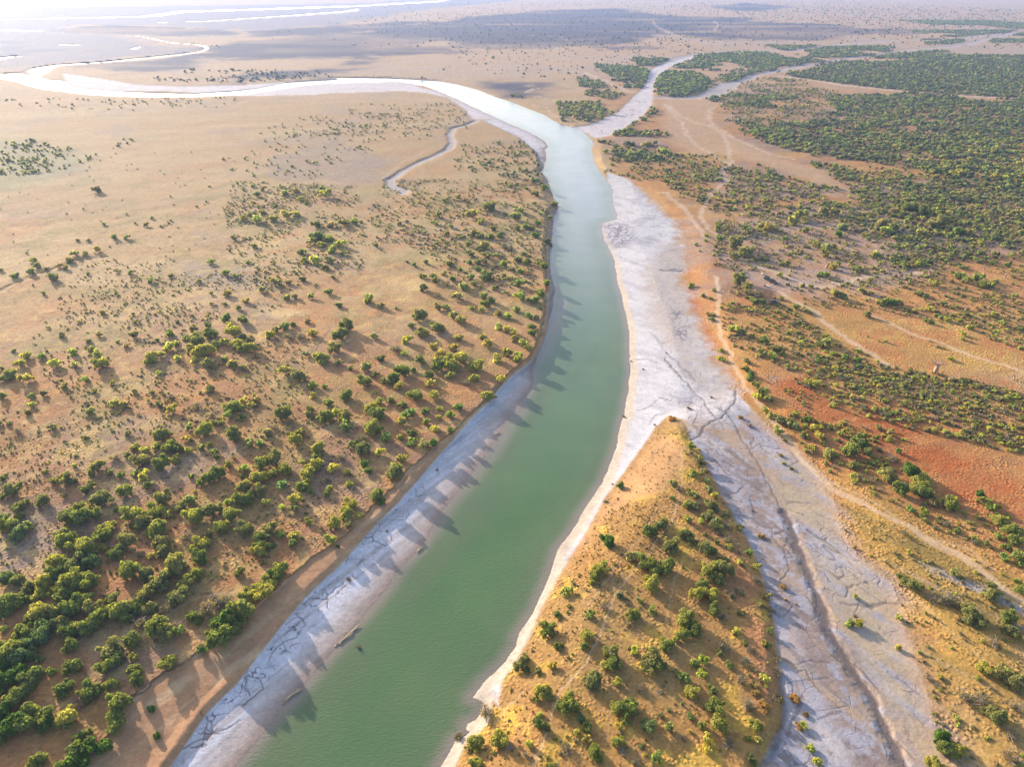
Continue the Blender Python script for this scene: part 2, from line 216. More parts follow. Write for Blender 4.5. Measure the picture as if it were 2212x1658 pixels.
# ------------------------------------------------------------------ ground fields
WATER_NEAR, WATER_FAR = -3.3, -1.2
def water_level(Y): return WATER_NEAR + (WATER_FAR-WATER_NEAR)*sstep(Y, 330, 900)
def fields(D, detail=True):
    P = unproj(D)[:, :2]; Y = P[:, 1]
    R = {'P': P}
    n1 = fbm(P, 14, 1); n2 = fbm(P, 3.0, 2); n3 = fbm(P, 60, 3); nfar = fbm(P, 220, 4)
    R['n'] = (n1, n2, n3, nfar)
    edge = n1*np.clip(Y/260, .35, 4)*.9 + n2*.5 + 1.1*fbm(P, 6.5, 95)*np.clip(Y/260, .5, 2)
    sw = sdpoly(D, P, RIVER) + edge*.45
    sb = sdpoly(D, P, BEND) + edge*.5
    sf = np.full(len(D), -60.0)
    for q in FARW: sf = np.maximum(sf, sdpoly(D, P, q))
    # spit of dry mud by the left shore is left standing above the water
    spit = sdpoly(D, P, C5((1170,1330),(1185,1280),(1205,1240),(1232,1232),(1230,1260),(1200,1320),(1180,1345))) + n2*.5
    sw = np.where(spit > -3, np.minimum(sw, -spit), sw)
    water = np.maximum(sw, np.maximum(sb, sf)); R['water'] = water; R['sw'] = sw
    mr = sdpoly(D, P, MUD_R)+edge*.5; ml = sdpoly(D, P, MUD_L)+edge*.25; bl = sdpoly(D, P, BANK_L)+n1*.9+n2*.9
    ck = sdpoly(D, P, CREEK)+edge*.9
    bars = np.full(len(D), -60.0)
    for q in BARS: bars = np.maximum(bars, sdpoly(D, P, q)+edge*.6)
    th = np.full(len(D), -60.0)
    for ln, w in THREADS: th = np.maximum(th, w*(1+.5*n1) - dline(P, ln)+n1*2*(w > 5))
    R.update(mr=mr, ml=ml, bl=bl, ck=ck, bars=bars, th=th, spit=spit)
    # --- heights
    wl = water_level(Y); dw = -sw
    H = .25*n1 + .35*n3*sstep(Y, 100, 300)
    depth = np.clip(-wl, 0, 5)
    Hb = wl + (.4 + .44*sstep(bl, 22, 0))*depth
    H = mix(H, Hb, sstep(bl, -.25, .45))
    rise = np.clip(dw, 0, 60)
    Hm = wl + np.minimum(rise*.07, .42*depth)
    H = mix(H, Hm, sstep(ml, -2.5, 1.0)); H = mix(H, Hm, sstep(mr, -15, 3)*(1-sstep(ck, -8, 8)))
    Hc = -1.3 + .2*n1
    lside = sdpoly(D, P, POINT, 20) > -3.0
    H = mix(H, Hc, np.where(lside, sstep(ck, -3.5, 1.0), sstep(ck, -15, 4))*sstep(-mr, -25, 8))
    H = mix(H, np.maximum(Hm, wl*.8), sstep(bars, -6, 4)); H = mix(H, H*0-.8, sstep(th, -3, 2))
    slope = np.interp(Y, [100, 300, 480, 900], [1.2, 1.0, .4, .08])
    H = np.minimum(H, np.where(dw < 40, wl + np.maximum(dw, 0)*slope, H))
    H = np.where(sw > 0, wl - np.minimum(.05+sw*.12, 1.6), H)
    H = np.where(spit > 0, wl+.25*sstep(spit, 0, .8), H)
    s2 = np.maximum(sb, sf); H = np.where(s2 > -8, np.minimum(H, WATER_FAR-.35*np.clip(s2, -2, 1)), H)
    crk = np.zeros(len(D)); ckw = np.zeros(len(D))
    for ln, w, s in CRACKS:
        if s <= 0: continue
        d = dline(P, ln, 12, True); ww = w*.85*(1+.5*n2)
        m = s*(1-sstep(d, ww*.4, ww*1.5)); crk = np.maximum(crk, m)
        if w > .6: ckw = np.maximum(ckw, 1-sstep(d, ww*.6, ww*2.6))
    ridge = np.abs(fbm(P, 7.5, 96, 3, stretch=(2.6, 1), rot=-1.02)); ridge2 = np.abs(fbm(P, 5, 97, 3)); gate = fbm(P, 11, 98)
    rill = np.maximum((1-sstep(ridge, .006, .030))*sstep(ck, 0, 2)*(pm_ := (mr < 2))*sstep(gate, -.25, .1)*.75, (1-sstep(ridge2, .005, .026))*sstep(mr, 2, 5)*sstep(dw, 9, 16)*sstep(gate, -.05, .25)*.6)
    rl = (1-sstep(np.abs(fbm(P, 4.2, 99, 3)), .010, .045))*sstep(ml, .4, 1.2)*sstep(dw, 7.5, 10)*sstep(D[:, 1], 1180, 1300)*sstep(fbm(P, 7, 100), -.35, 0)
    rill = np.maximum(rill, rl)
    crk = np.maximum(crk, rill*sstep(Y, 480, 330))
    R['crk'] = crk
    H = H - .30*ckw*sstep(Y, 700, 400) - .10*crk
    R['H'] = H
    trk = np.zeros(len(D))
    for ln, w, s in TRACKS:
        if s <= 0: continue
        d = dline(P, ln, 30, True); ww = w*.85*(1+.35*n2)
        trk = np.maximum(trk, s*(1-sstep(d+n2*.3*min(w, 1), ww*.5, ww*1.5)))
    R['trk'] = trk
    return R
def albedo(D, R):
    P = R['P']; n1, n2, n3, nfar = R['n']; Y = P[:, 1]; X = P[:, 0]; N = len(D)
    g1 = fbm(P, 8, 21); g2 = fbm(P, 30, 22); st = fbm(P, 25, 23, stretch=(5, 1), rot=.2); s3 = fbm(P, 4, 24, stretch=(3, 1), rot=-.7); fine = fbm(P, 1.2, 25, octv=2)
    c = np.tile(np.array([.52, .35, .20]), (N, 1))
    # near left: darker grey brown and orange earth
    near = sstep(D[:, 1], 560, 900)
    c = mix(c, (.44, .24, .13), near)
    c = mix(c, (.33, .235, .18), near*sstep(g2+.35*g1, -.05, .45)*.75)
    c = mix(c, (.30, .235, .12), sstep(D[:, 1], 450, 700)*sstep(fbm(P, 18, 72)+.4*g1, .05, .45)*.5)
    c = mix(c, (.62, .33, .15), near*sstep(-g2*.6+g1+.3*n2, .05, .65)*.7)
    c = mix(c, (.60, .42, .22), near*sstep(st+.4*n2, .15, .6)*.55)
    # mid plain, pale pinks and greys in bands
    mid = 1-near
    c = mix(c, (.58, .43, .26), mid*sstep(st+.3*nfar, -.2, .4)*.6)
    c = mix(c, (.43, .31, .23), mid*sstep(g2*.6+n3, .05, .6)*.7)
    cen = sdpoly(D, P, [(560,480),(900,420),(1185,380),(1190,700),(1100,850),(1000,900),(700,820),(500,650)])
    c = mix(c, (.55, .29, .15), sstep(cen+20*n3, -15, 20)*sstep(g1+.4*n2, -.1, .5)*.75)
    c = mix(c, (.50, .25, .13), sstep(Y, 900, 450)*sstep(fbm(P, 32, 74)+.3*n2, .08, .45)*.45)
    c = mix(c, (.34, .29, .14), sstep(Y, 900, 450)*sstep(fbm(P, 26, 75)+.4*g1, .05, .45)*.5)
    for q in GREYPATCH: c = mix(c, (.36, .29, .25), sstep(sdpoly(D, P, q)+8*n1*np.clip(Y/300, .4, 2), -5, 7)*.55)
    lt = sdpoly(D, P, C4((600,1270),(850,1180),(1000,1200),(950,1300),(850,1340),(500,1360)))
    c = mix(c, (.62, .47, .25), sstep(lt+5*n1, -5, 5)*.5)
    for q in (C4((1560,800),(1700,770),(1850,800),(1880,850),(1700,850)), C4((1530,930),(1640,930),(1660,980),(1600,1000),(1540,960)), C4((1560,340),(1700,330),(1760,380),(1650,440),(1570,420)), C5((570,490),(690,470),(690,510),(600,530)), C5((440,640),(560,625),(540,680),(460,690)), C5((370,740),(470,720),(490,750),(400,770))):
        c = mix(c, (.72, .52, .28), sstep(sdpoly(D, P, q)+5*n1, -3, 4)*.75)
    tuft = fbm(P, 2.4, 27, 3)+.35*g1; straw = fbm(P, 4.5, 28, 3)+.3*g2
    nearish = sstep(Y, 620, 330)
    c = mix(c, (.30, .19, .115), nearish*sstep(tuft, .12, .5)*.55)
    c = mix(c, (.66, .47, .24), nearish*sstep(straw, .12, .5)*.5)
    # right side savanna
    rt = sstep(D[:, 0]-1290-(D[:, 1]-300)*.35, 0, 40)*(1-sstep(D[:, 1], 2100, 2200))
    c = mix(c, (.53, .285, .14), rt*.9)
    c = mix(c, (.60, .39, .18), rt*sstep(st+g1*.5, -.1, .5)*.7)
    c = mix(c, (.40, .30, .26), rt*sstep(n3+.5*g1, -.05, .45)*.7)
    c = mix(c, (.33, .19, .12), rt*sstep(fbm(P, 6, 71, stretch=(3, 1), rot=.2)+.4*n2, .1, .45)*.6)
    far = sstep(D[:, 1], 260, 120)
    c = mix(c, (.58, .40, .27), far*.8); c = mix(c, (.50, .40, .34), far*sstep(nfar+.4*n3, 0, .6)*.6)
    bf = fbm(P, 130, 31, stretch=(3, 1)); 
    for q in BURNT+[C1((1290,300),(1500,260),(2212,200),(2500,180),(2500,330),(1900,350),(1400,372)), C1((1500,190),(2212,150),(2600,120),(2600,160),(2000,215),(1500,225))]:
        s = sdpoly(D, P, q, 300)+70*n3+60*bf*sstep(Y, 900, 1500)
        c = mix(c, (.05, .047, .09), sstep(s, -45, 35)*np.clip(.96-.5*np.clip(bf*2.2+.5*n3, 0, 1), 0, 1))
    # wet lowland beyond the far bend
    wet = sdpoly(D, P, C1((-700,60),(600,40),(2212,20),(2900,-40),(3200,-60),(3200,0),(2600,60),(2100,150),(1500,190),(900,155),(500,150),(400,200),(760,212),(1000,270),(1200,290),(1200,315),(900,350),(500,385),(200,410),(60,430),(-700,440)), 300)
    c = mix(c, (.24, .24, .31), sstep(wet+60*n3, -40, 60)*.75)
    for q in SANDY: c = mix(c, (.60, .41, .27), sstep(sdpoly(D, P, q)+7*n1, -6, 8)*.8)
    camp = sdpoly(D, P, C6((480,200),(900,150),(1400,200),(1800,400),(1500,640),(1000,720),(560,760),(380,560),(440,400)))
    c = mix(c, (.43, .33, .30), sstep(camp+14*n1, -12, 12)*np.clip(.55+.6*g1, 0, .85))
    grn = sdpoly(D, P, C1((-300,840),(200,850),(430,910),(560,1000),(420,1060),(0,1200),(-300,1200)))
    c = mix(c, (.30, .29, .17), sstep(grn+14*n1+8*n3, -14, 14)*.6)
    for q, a_ in ((GOLD_BR, .85), (GOLD_R, .4), (GOLDSTRIP, .7)): c = mix(c, (.50, .325, .13), sstep(sdpoly(D, P, q)+9*n1, -7, 9)*a_)
    gb = sdpoly(D, P, GOLD_BR)
    c = mix(c, (.27, .20, .09), sstep(gb, -2, 6)*sstep(fbm(P, 9, 41, stretch=(4, 1), rot=-.75)+.3*n2, -.05, .4)*.75)
    c = mix(c, (.47, .42, .42), sstep(gb, -2, 6)*sstep(fbm(P, 8, 42, stretch=(7, 1), rot=-.78), .2, .55)*.8)
    c = mix(c, (.46, .21, .11), sstep(sdpoly(D, P, [(1560,560),(1700,640),(2250,740),(2300,1300),(2150,1200),(1850,1040),(1640,900),(1540,740)], 30)+18*n1, -20, 15)*sstep(fbm(P, 16, 73)+.5*n2, -.05, .4)*.7)
    c = mix(c, (.42, .155, .075), sstep(sdpoly(D, P, RED)+15*n1+5*n2-2, -10, 9)*np.clip(.95-.75*np.clip(fbm(P, 9, 76, stretch=(3, 1), rot=.25)*2.2+.4*n2, 0, 1), 0, 1)); c = mix(c, (.46, .185, .09), sstep(sdpoly(D, P, RED2)+4*n1, -3, 3)*.85)
    c = mix(c, (.50, .27, .13), sstep(sdpoly(D, P, [(1600,600),(1800,700),(2000,800),(2250,860),(2250,1050),(2000,930),(1800,830),(1620,790),(1540,700)])+10*n1, -8, 8)*sstep(g1, -.2, .4)*.7)
    # the point between river and creek
    pt = sdpoly(D, P, POINT)
    pm = sstep(pt+1.5*n1, -1.5, 1.0)
    c = mix(c, (.46, .275, .13), pm)
    c = mix(c, (.40, .26, .13), pm*sstep(g2+.3*n2, -.15, .35)*.85)
    c = mix(c, (.66, .44, .15), pm*sstep(g1+.5*n2, .05, .5)*.7)
    c = mix(c, (.49, .25, .15), pm*sstep(sdpoly(D, P, POINTRED)+4*n1, -4, 4)*.8)
    c = mix(c, (.55, .335, .19), sstep(sdpoly(D, P, POINTSAND)+2.0*n1, -1.5, 2.5)*.9*np.clip(1-.3*np.clip(s3, -1, 1), 0, 1))
    # the bare brown bank on the left
    bm = sstep(R['bl'], -.2, .5)
    c = mix(c, mix(np.tile(np.array([.50, .30, .19]), (N, 1)), (.60, .41, .27), sstep(fbm(P, 3, 51, stretch=(6, 1), rot=.95)+.3*n2, 0, .6)), bm)
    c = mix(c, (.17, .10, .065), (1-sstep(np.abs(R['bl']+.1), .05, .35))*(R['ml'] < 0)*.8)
    # pale mud
    dw = -R['sw']; alongL = fbm(P, 1.6, 52, stretch=(22, 1), rot=.93)
    lm = sstep(R['ml'], -.3, .5)
    mudc = np.tile(np.array([.58, .54, .585]), (N, 1))
    mudc = mix(mudc, (.42, .37, .375), sstep(alongL, -.1, .5)*.8)
    beach = 1-sstep(dw, 3.5, 10+2.5*n1+2*alongL)
    mudc = mix(mudc, (.43, .345, .31), beach*.9); mudc = mix(mudc, (.30, .21, .17), (1-sstep(dw, .4, 4.2+2.2*alongL))*.85)
    c = mix(c, mudc, lm)
    inl = sstep(dw, 10, 20)*(1-sstep(R['ck'], -12, -2))*(1-sstep(pt, -14, -6))
    rm = sstep(R['mr']+inl*5*(g1+.5*n2), -.6-2.5*inl, .8+6*inl)
    mc = np.tile(np.array([.56, .515, .52]), (N, 1))
    mc = mix(mc, (.40, .36, .38), sstep(s3*.7+g1+.3*n2, -.05, .5)*.8)
    inner = sdpoly(D, P, C5((1900,560),(1980,450),(2100,420),(2212,520),(2212,1200),(2100,1100),(2000,980),(1920,800),(1880,650)))
    mc = mix(mc, (.40, .30, .24), sstep(inner+5*n1, -4, 5)*sstep(n2+.6*fine+.4*g1, -.35, .3)*.9)
    tanr = sdpoly(D, P, C6((0,380),(120,370),(140,560),(150,680),(200,800),(250,950),(330,1050),(430,1200),(445,1300),(330,1400),(200,1250),(100,1100),(20,1040),(-60,960),(-120,800),(-100,600)))
    mc = mix(mc, (.44, .36, .32), sstep(tanr+6*n1+2*n2, -5, 6)*(.75-.35*np.clip(g1*1.5, -1, 1)))
    dark = sdpoly(D, P, C5((1655,280),(1740,260),(1830,290),(1850,360),(1800,420),(1720,430),(1670,380)))
    mc = mix(mc, (.17, .15, .19), sstep(dark+4*n1, -5, 4)*sstep(fine+.7*n2, -.3, .2)*.85)
    dark = sdpoly(D, P, C5((2060,830),(2140,780),(2212,880),(2212,1030),(2100,980)))
    mc = mix(mc, (.15, .13, .16), sstep(dark+3*n1, -2, 3)*sstep(fine+.7*n2, -.1, .3)*.85)
    mc = mix(mc, (.33, .29, .31), sstep(fbm(P, 2.5, 65)+.5*g1, .18, .5)*.6*sstep(dw, 12, 25))
    mc = mix(mc, (.62, .47, .33), (1-sstep(dw, 1.5, 4.5+2*n1))*.85*sstep(D[:, 1], 420, 640))
    c = mix(c, mc, rm)
    bz = sstep(R['bars'], -2, 3)
    c = mix(c, mix(np.tile(np.array([.60, .52, .53]), (N, 1)), (.52, .44, .43), sstep(s3+n3, 0, .6)*.6), bz*.95)
    c = mix(c, (.36, .33, .37), bz*(1-sstep(-R['water'], 1, 9))*.5)
    c = mix(c, (.56, .50, .50), sstep(R['th'], -1.5, 1.5)*.9)
    # creek bed
    km = sstep(R['ck'], -.7, .9)
    km_ = np.where(pt > -3, km, sstep(R['ck']+4*fbm(P, 3, 64, stretch=(8, 1), rot=-1.02), -5, 6))
    al = fbm(P, 2.2, 61, stretch=(14, 1), rot=-1.02); al2 = fbm(P, 5.5, 62, stretch=(8, 1), rot=-1.02)
    kc = np.tile(np.array([.355, .325, .365]), (N, 1))
    kc = mix(kc, (.46, .395, .38), sstep(al2+.3*al, 0, .45)*.8)
    d0 = dline(P, BR((200,60),(330,130),(430,290),(520,500),(620,760),(700,960),(800,1200),(900,1400),(1030,1658)), 40)
    kc = mix(kc, (.25, .175, .145), (1-sstep(d0+3*al, 4, 9))*sstep(fine*.5+al*.6+n2, -.5, .15)*.9)
    kc = mix(kc, (.20, .155, .145), sstep(al+.6*fine+.3*n2, .12, .5)*.75)
    kc = mix(kc, (.38, .265, .185), sstep(fbm(P, 5, 63, stretch=(7, 1), rot=-1.02)+.3*n2, .0, .35)*.75)
    right = sdpoly(D, P, BR((560,180),(700,280),(780,400),(830,560),(900,680),(1050,800),(1130,930),(1250,1300),(1300,1700),(1180,1700),(1040,1380),(880,1080),(760,800),(660,600),(560,400)))
    kc = mix(kc, (.43, .32, .21), sstep(right+6*n1, -8, 7)*sstep(al+n2*.3, -.5, .2)*.85)
    c = mix(c, kc, km_*sstep(-R['mr'], -20, 10)*(1-pm*sstep(pt, 0, 2)))
    tr = R['trk']*(1-rm)
    c = mix(c, c*0+np.where((D[:, 1] > 640)[:, None], (.64, .46, .32), (.66, .50, .38)), tr)
    c = mix(c, (.12, .09, .088), R['crk']*.92)
    uw = sstep(R['water'], -.1, .5)
    c = mix(c, (.17, .13, .09), uw)
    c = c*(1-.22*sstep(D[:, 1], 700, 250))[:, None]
    lum = c@np.array([.3, .5, .2]); pale = np.maximum.reduce([lm, rm, km, bz])
    k = (1-pale)
    c = mix(c, np.clip(lum[:, None]+(c-lum[:, None])*1.25, .01, 1)*.80, k)
    c *= (1+.14*n2+.10*fine+.10*g1+.06*g2)[:, None]
    # texture amounts: r tussocks, g mud cracks, b bare-earth grain
    bare = np.maximum.reduce([bm, lm, rm, km, bz, R['trk'], uw, sstep(sdpoly(D, P, POINTSAND), -1, 2)])
    tex = np.stack([np.clip((1-bare)*(.55+.45*sstep(g1, -.3, .4)), 0, 1),
                    np.clip(lm*sstep(dw, 7, 10)*sstep(D[:, 1], 900, 1150)*sstep(n3+n1, -.6, .1) + .55*rm*sstep(dw, 6, 14)*sstep(n1+n3, -.3, .3) + .6*km*sstep(-al2, -.3, .3), 0, 1),
                    bare, np.ones(N)], -1)
    return np.clip(c, .02, .9), tex
# ------------------------------------------------------------------ materials
def new_mat(name):
    m = bpy.data.materials.new(name); m.use_nodes = True; nt = m.node_tree
    return m, nt, nt.nodes['Principled BSDF'], nt.nodes['Material Output']
def N_(nt, t, **kw):
    n = nt.nodes.new(t)
    for k, v in kw.items():
        if k.startswith('i_'): n.inputs[k[2:].replace('_', ' ')].default_value = v
        else: setattr(n, k, v)
    return n
def mathn(nt, op, a, b=None, clamp=False):
    n = nt.nodes.new('ShaderNodeMath'); n.operation = op; n.use_clamp = clamp
    for i, v in enumerate((a, b)):
        if v is None: continue
        if isinstance(v, (int, float)): n.inputs[i].default_value = v
        else: nt.links.new(v, n.inputs[i])
    return n.outputs[0]
def mixc(nt, fac, a, b, mode='MIX'):
    n = nt.nodes.new('ShaderNodeMix'); n.data_type = 'RGBA'; n.blend_type = mode
    for key, v in ((0, fac), (6, a), (7, b)):
        if isinstance(v, (int, float)): n.inputs[key].default_value = v
        elif isinstance(v, tuple): n.inputs[key].default_value = (*v, 1) if len(v) == 3 else v
        else: nt.links.new(v, n.inputs[key])
    return n.outputs[2]
def ramp(nt, src, a, b, lo=0., hi=1.):
    n = nt.nodes.new('ShaderNodeMapRange'); n.clamp = True
    nt.links.new(src, n.inputs[0]); n.inputs[1].default_value = a; n.inputs[2].default_value = b; n.inputs[3].default_value = lo; n.inputs[4].default_value = hi
    return n.outputs[0]
def make_ground_mat():
    m, nt, bs, out = new_mat('earth'); L = nt.links.new
    al = N_(nt, 'ShaderNodeAttribute', attribute_name='albedo'); tx = N_(nt, 'ShaderNodeAttribute', attribute_name='tex')
    sep = nt.nodes.new('ShaderNodeSeparateColor'); L(tx.outputs['Color'], sep.inputs[0])
    pos = nt.nodes.new('ShaderNodeNewGeometry').outputs['Position']
    def noise(scale, det=3, rough=.55):
        n = N_(nt, 'ShaderNodeTexNoise', i_Scale=scale, i_Detail=det, i_Roughness=rough); L(pos, n.inputs['Vector']); return n.outputs['Fac']
    nA, nB, nC = noise(.9, 4, .65), noise(.16, 3), noise(3.0, 2)
    vo = N_(nt, 'ShaderNodeTexVoronoi', i_Scale=1.05); 
    wv = N_(nt, 'ShaderNodeTexNoise', i_Scale=.5, i_Detail=2.0); L(pos, wv.inputs['Vector'])
    va = nt.nodes.new('ShaderNodeVectorMath'); va.operation = 'MULTIPLY_ADD'; L(wv.outputs['Color'], va.inputs[0]); va.inputs[1].default_value = (.9, .9, .9); L(pos, va.inputs[2])
    L(va.outputs[0], vo.inputs['Vector'])
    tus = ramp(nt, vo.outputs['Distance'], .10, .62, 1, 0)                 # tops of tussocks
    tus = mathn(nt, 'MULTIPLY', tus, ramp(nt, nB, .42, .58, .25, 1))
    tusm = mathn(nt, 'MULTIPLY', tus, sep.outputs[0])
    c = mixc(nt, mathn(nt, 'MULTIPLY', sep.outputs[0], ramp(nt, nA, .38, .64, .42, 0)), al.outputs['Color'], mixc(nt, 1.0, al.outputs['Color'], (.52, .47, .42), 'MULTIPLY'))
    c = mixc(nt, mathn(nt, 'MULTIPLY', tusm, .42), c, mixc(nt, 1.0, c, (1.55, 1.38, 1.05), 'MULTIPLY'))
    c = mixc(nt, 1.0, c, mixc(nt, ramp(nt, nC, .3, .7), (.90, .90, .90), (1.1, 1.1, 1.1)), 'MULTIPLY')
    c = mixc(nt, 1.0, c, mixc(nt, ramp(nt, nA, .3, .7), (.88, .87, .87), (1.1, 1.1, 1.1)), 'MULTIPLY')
    def cracks(scale, w):
        v2 = N_(nt, 'ShaderNodeTexVoronoi', feature='DISTANCE_TO_EDGE', i_Scale=scale); L(va.outputs[0], v2.inputs['Vector'])
        return ramp(nt, v2.outputs['Distance'], w, w*2.4, 1, 0)
    cr = mathn(nt, 'MULTIPLY', cracks(.16, .012), ramp(nt, nB, .46, .56))
    cr2 = mathn(nt, 'MULTIPLY', cracks(.5, .02), ramp(nt, nB, .5, .6, 0, .55))
    crm = mathn(nt, 'MULTIPLY', mathn(nt, 'MAXIMUM', cr, cr2), sep.outputs[1])
    c = mixc(nt, mathn(nt, 'MULTIPLY', crm, .8), c, (.13, .105, .11))
    L(c, bs.inputs['Base Color']); bs.inputs['Roughness'].default_value = .95; bs.inputs['Specular IOR Level'].default_value = .15
    h = mathn(nt, 'ADD', mathn(nt, 'MULTIPLY', tusm, .30), mathn(nt, 'MULTIPLY', nA, .16))
    h = mathn(nt, 'SUBTRACT', h, mathn(nt, 'MULTIPLY', crm, .12))
    bp = nt.nodes.new('ShaderNodeBump'); bp.inputs['Strength'].default_value = .75; bp.inputs['Distance'].default_value = 1.0
    L(h, bp.inputs['Height']); L(bp.outputs[0], bs.inputs['Normal'])
    return m
def make_water_mat():
    m, nt, bs, out = new_mat('river_water'); L = nt.links.new
    al = N_(nt, 'ShaderNodeAttribute', attribute_name='albedo')
    pos = nt.nodes.new('ShaderNodeNewGeometry').outputs['Position']
    n = N_(nt, 'ShaderNodeTexNoise', i_Scale=.05, i_Detail=4.0); L(pos, n.inputs['Vector'])
    c = mixc(nt, 1.0, al.outputs['Color'], mixc(nt, ramp(nt, n.outputs['Fac'], .3, .7), (.9, .93, .95), (1.08, 1.06, 1.02)), 'MULTIPLY')
    L(c, bs.inputs['Base Color']); bs.inputs['Roughness'].default_value = .16; bs.inputs['IOR'].default_value = 1.33
    mp = nt.nodes.new('ShaderNodeMapping'); mp.inputs['Rotation'].default_value = (0, 0, .5); mp.inputs['Scale'].default_value = (1, 2.2, 1); L(pos, mp.inputs['Vector'])
    w1 = N_(nt, 'ShaderNodeTexNoise', i_Scale=1.1, i_Detail=4.0, i_Roughness=.6); L(mp.outputs[0], w1.inputs['Vector'])
    bp = nt.nodes.new('ShaderNodeBump'); bp.inputs['Strength'].default_value = .6; bp.inputs['Distance'].default_value = .16
    L(w1.outputs['Fac'], bp.inputs['Height']); L(bp.outputs[0], bs.inputs['Normal'])
    return m
def leaf_mat(name, col, var=.25, attr=None):
    m, nt, bs, out = new_mat(name); L = nt.links.new
    geo = nt.nodes.new('ShaderNodeNewGeometry'); oi = nt.nodes.new('ShaderNodeObjectInfo')
    ri = geo.outputs['Random Per Island']
    base = col
    if attr:
        a = N_(nt, 'ShaderNodeAttribute', attribute_name=attr); base = a.outputs['Color']
    c = mixc(nt, ramp(nt, ri, 0, 1, 0, 1), mixc(nt, 1.0, base, (1-var, 1-var, 1-var), 'MULTIPLY'), mixc(nt, 1.0, base, (1+var*1.2, 1+var, 1+var*.4), 'MULTIPLY'))
    if not attr:
        c = mixc(nt, ramp(nt, oi.outputs['Random'], 0, 1), mixc(nt, 1.0, c, (.78, .86, .85), 'MULTIPLY'), mixc(nt, 1.0, c, (1.2, 1.12, 1.05), 'MULTIPLY'))
    L(c, bs.inputs['Base Color']); bs.inputs['Roughness'].default_value = .75; bs.inputs['Specular IOR Level'].default_value = .2
    tr = nt.nodes.new('ShaderNodeBsdfTranslucent'); L(mixc(nt, 1.0, c, (1.2, 1.3, .6), 'MULTIPLY'), tr.inputs['Color'])
    ms = nt.nodes.new('ShaderNodeMixShader'); ms.inputs[0].default_value = .55
    L(bs.outputs[0], ms.inputs[1]); L(tr.outputs[0], ms.inputs[2]); L(ms.outputs[0], out.inputs['Surface'])
    return m
def plain_mat(name, col, rough=.8, metal=0., bump=0., scale=8., var=.2):
    m, nt, bs, out = new_mat(name); L = nt.links.new
    tc = nt.nodes.new('ShaderNodeTexCoord'); n = N_(nt, 'ShaderNodeTexNoise', i_Scale=scale, i_Detail=4.0); L(tc.outputs['Object'], n.inputs['Vector'])
    c = mixc(nt, ramp(nt, n.outputs['Fac'], .3, .7), tuple(x*(1-var) for x in col), tuple(min(x*(1+var), 1) for x in col))
    L(c, bs.inputs['Base Color']); bs.inputs['Roughness'].default_value = rough; bs.inputs['Metallic'].default_value = metal
    if bump:
        bp = nt.nodes.new('ShaderNodeBump'); bp.inputs['Strength'].default_value = bump; L(n.outputs['Fac'], bp.inputs['Height']); L(bp.outputs[0], bs.inputs['Normal'])
    return m
M_EARTH, M_WATER = make_ground_mat(), make_water_mat()
LEAFCOL = {'g': (.235, .260, .082), 'o': (.290, .275, .120), 'y': (.400, .370, .105), 'b': (.205, .255, .125), 'd': (.120, .195, .040), 's': (.29, .235, .17), 't': (.48, .30, .12), 'f': (.130, .158, .105)}
LEAFNAME = {'g': 'green', 'o': 'olive', 'y': 'yellow-green', 'b': 'blue-green', 'd': 'deep green', 's': 'grey-brown', 't': 'tan', 'f': 'dark green'}
M_LEAF = {k: leaf_mat('foliage_'+LEAFNAME[k].replace('-', '_').replace(' ', '_'), v) for k, v in LEAFCOL.items()}
M_MASS = leaf_mat('foliage_mixed', None, .4, 'tint')
M_BARK = plain_mat('bark', (.16, .11, .08), .9, bump=.5); M_DEAD = plain_mat('dead_wood', (.36, .29, .25), .85, bump=.4); M_BOAB = plain_mat('boab_bark', (.42, .25, .19), .8, bump=.3, scale=3)
M_DRIFT = plain_mat('driftwood', (.16, .085, .06), .9, bump=.5); M_LOG = plain_mat('bleached_wood', (.50, .36, .22), .85, bump=.4)
# ------------------------------------------------------------------ mesh helpers
def mesh_np(name, V, F, mats, smooth=False, face_mat=None):
    """F: (n,3) or (n,4) int array, or list of such arrays"""
    Fs = F if isinstance(F, list) else [F]
    Fs = [f for f in Fs if len(f)]
    me = bpy.data.meshes.new(name)
    V = np.ascontiguousarray(V, np.float32); me.vertices.add(len(V)); me.vertices.foreach_set('co', V.ravel())
    tot = np.concatenate([np.full(len(f), f.shape[1], np.int32) for f in Fs]); idx = np.concatenate([f.ravel() for f in Fs]).astype(np.int32)
    me.loops.add(len(idx)); me.loops.foreach_set('vertex_index', idx)
    st = np.zeros(len(tot), np.int32); st[1:] = np.cumsum(tot)[:-1]
    me.polygons.add(len(tot)); me.polygons.foreach_set('loop_start', st)
    try: me.polygons.foreach_set('loop_total', tot)
    except Exception: pass
    for m in (mats if isinstance(mats, (list, tuple)) else [mats]): me.materials.append(m)
    if face_mat is not None: me.polygons.foreach_set('material_index', np.asarray(face_mat, np.int32))
    me.update(calc_edges=True)
    me.polygons.foreach_set('use_smooth', np.full(len(tot), smooth))
    return me
def link(name, me, parent=None, **props):
    o = bpy.data.objects.new(name, me); COL.objects.link(o)
    if parent: o.parent = parent
    for k, v in props.items():
        if v: o[k] = v
    return o
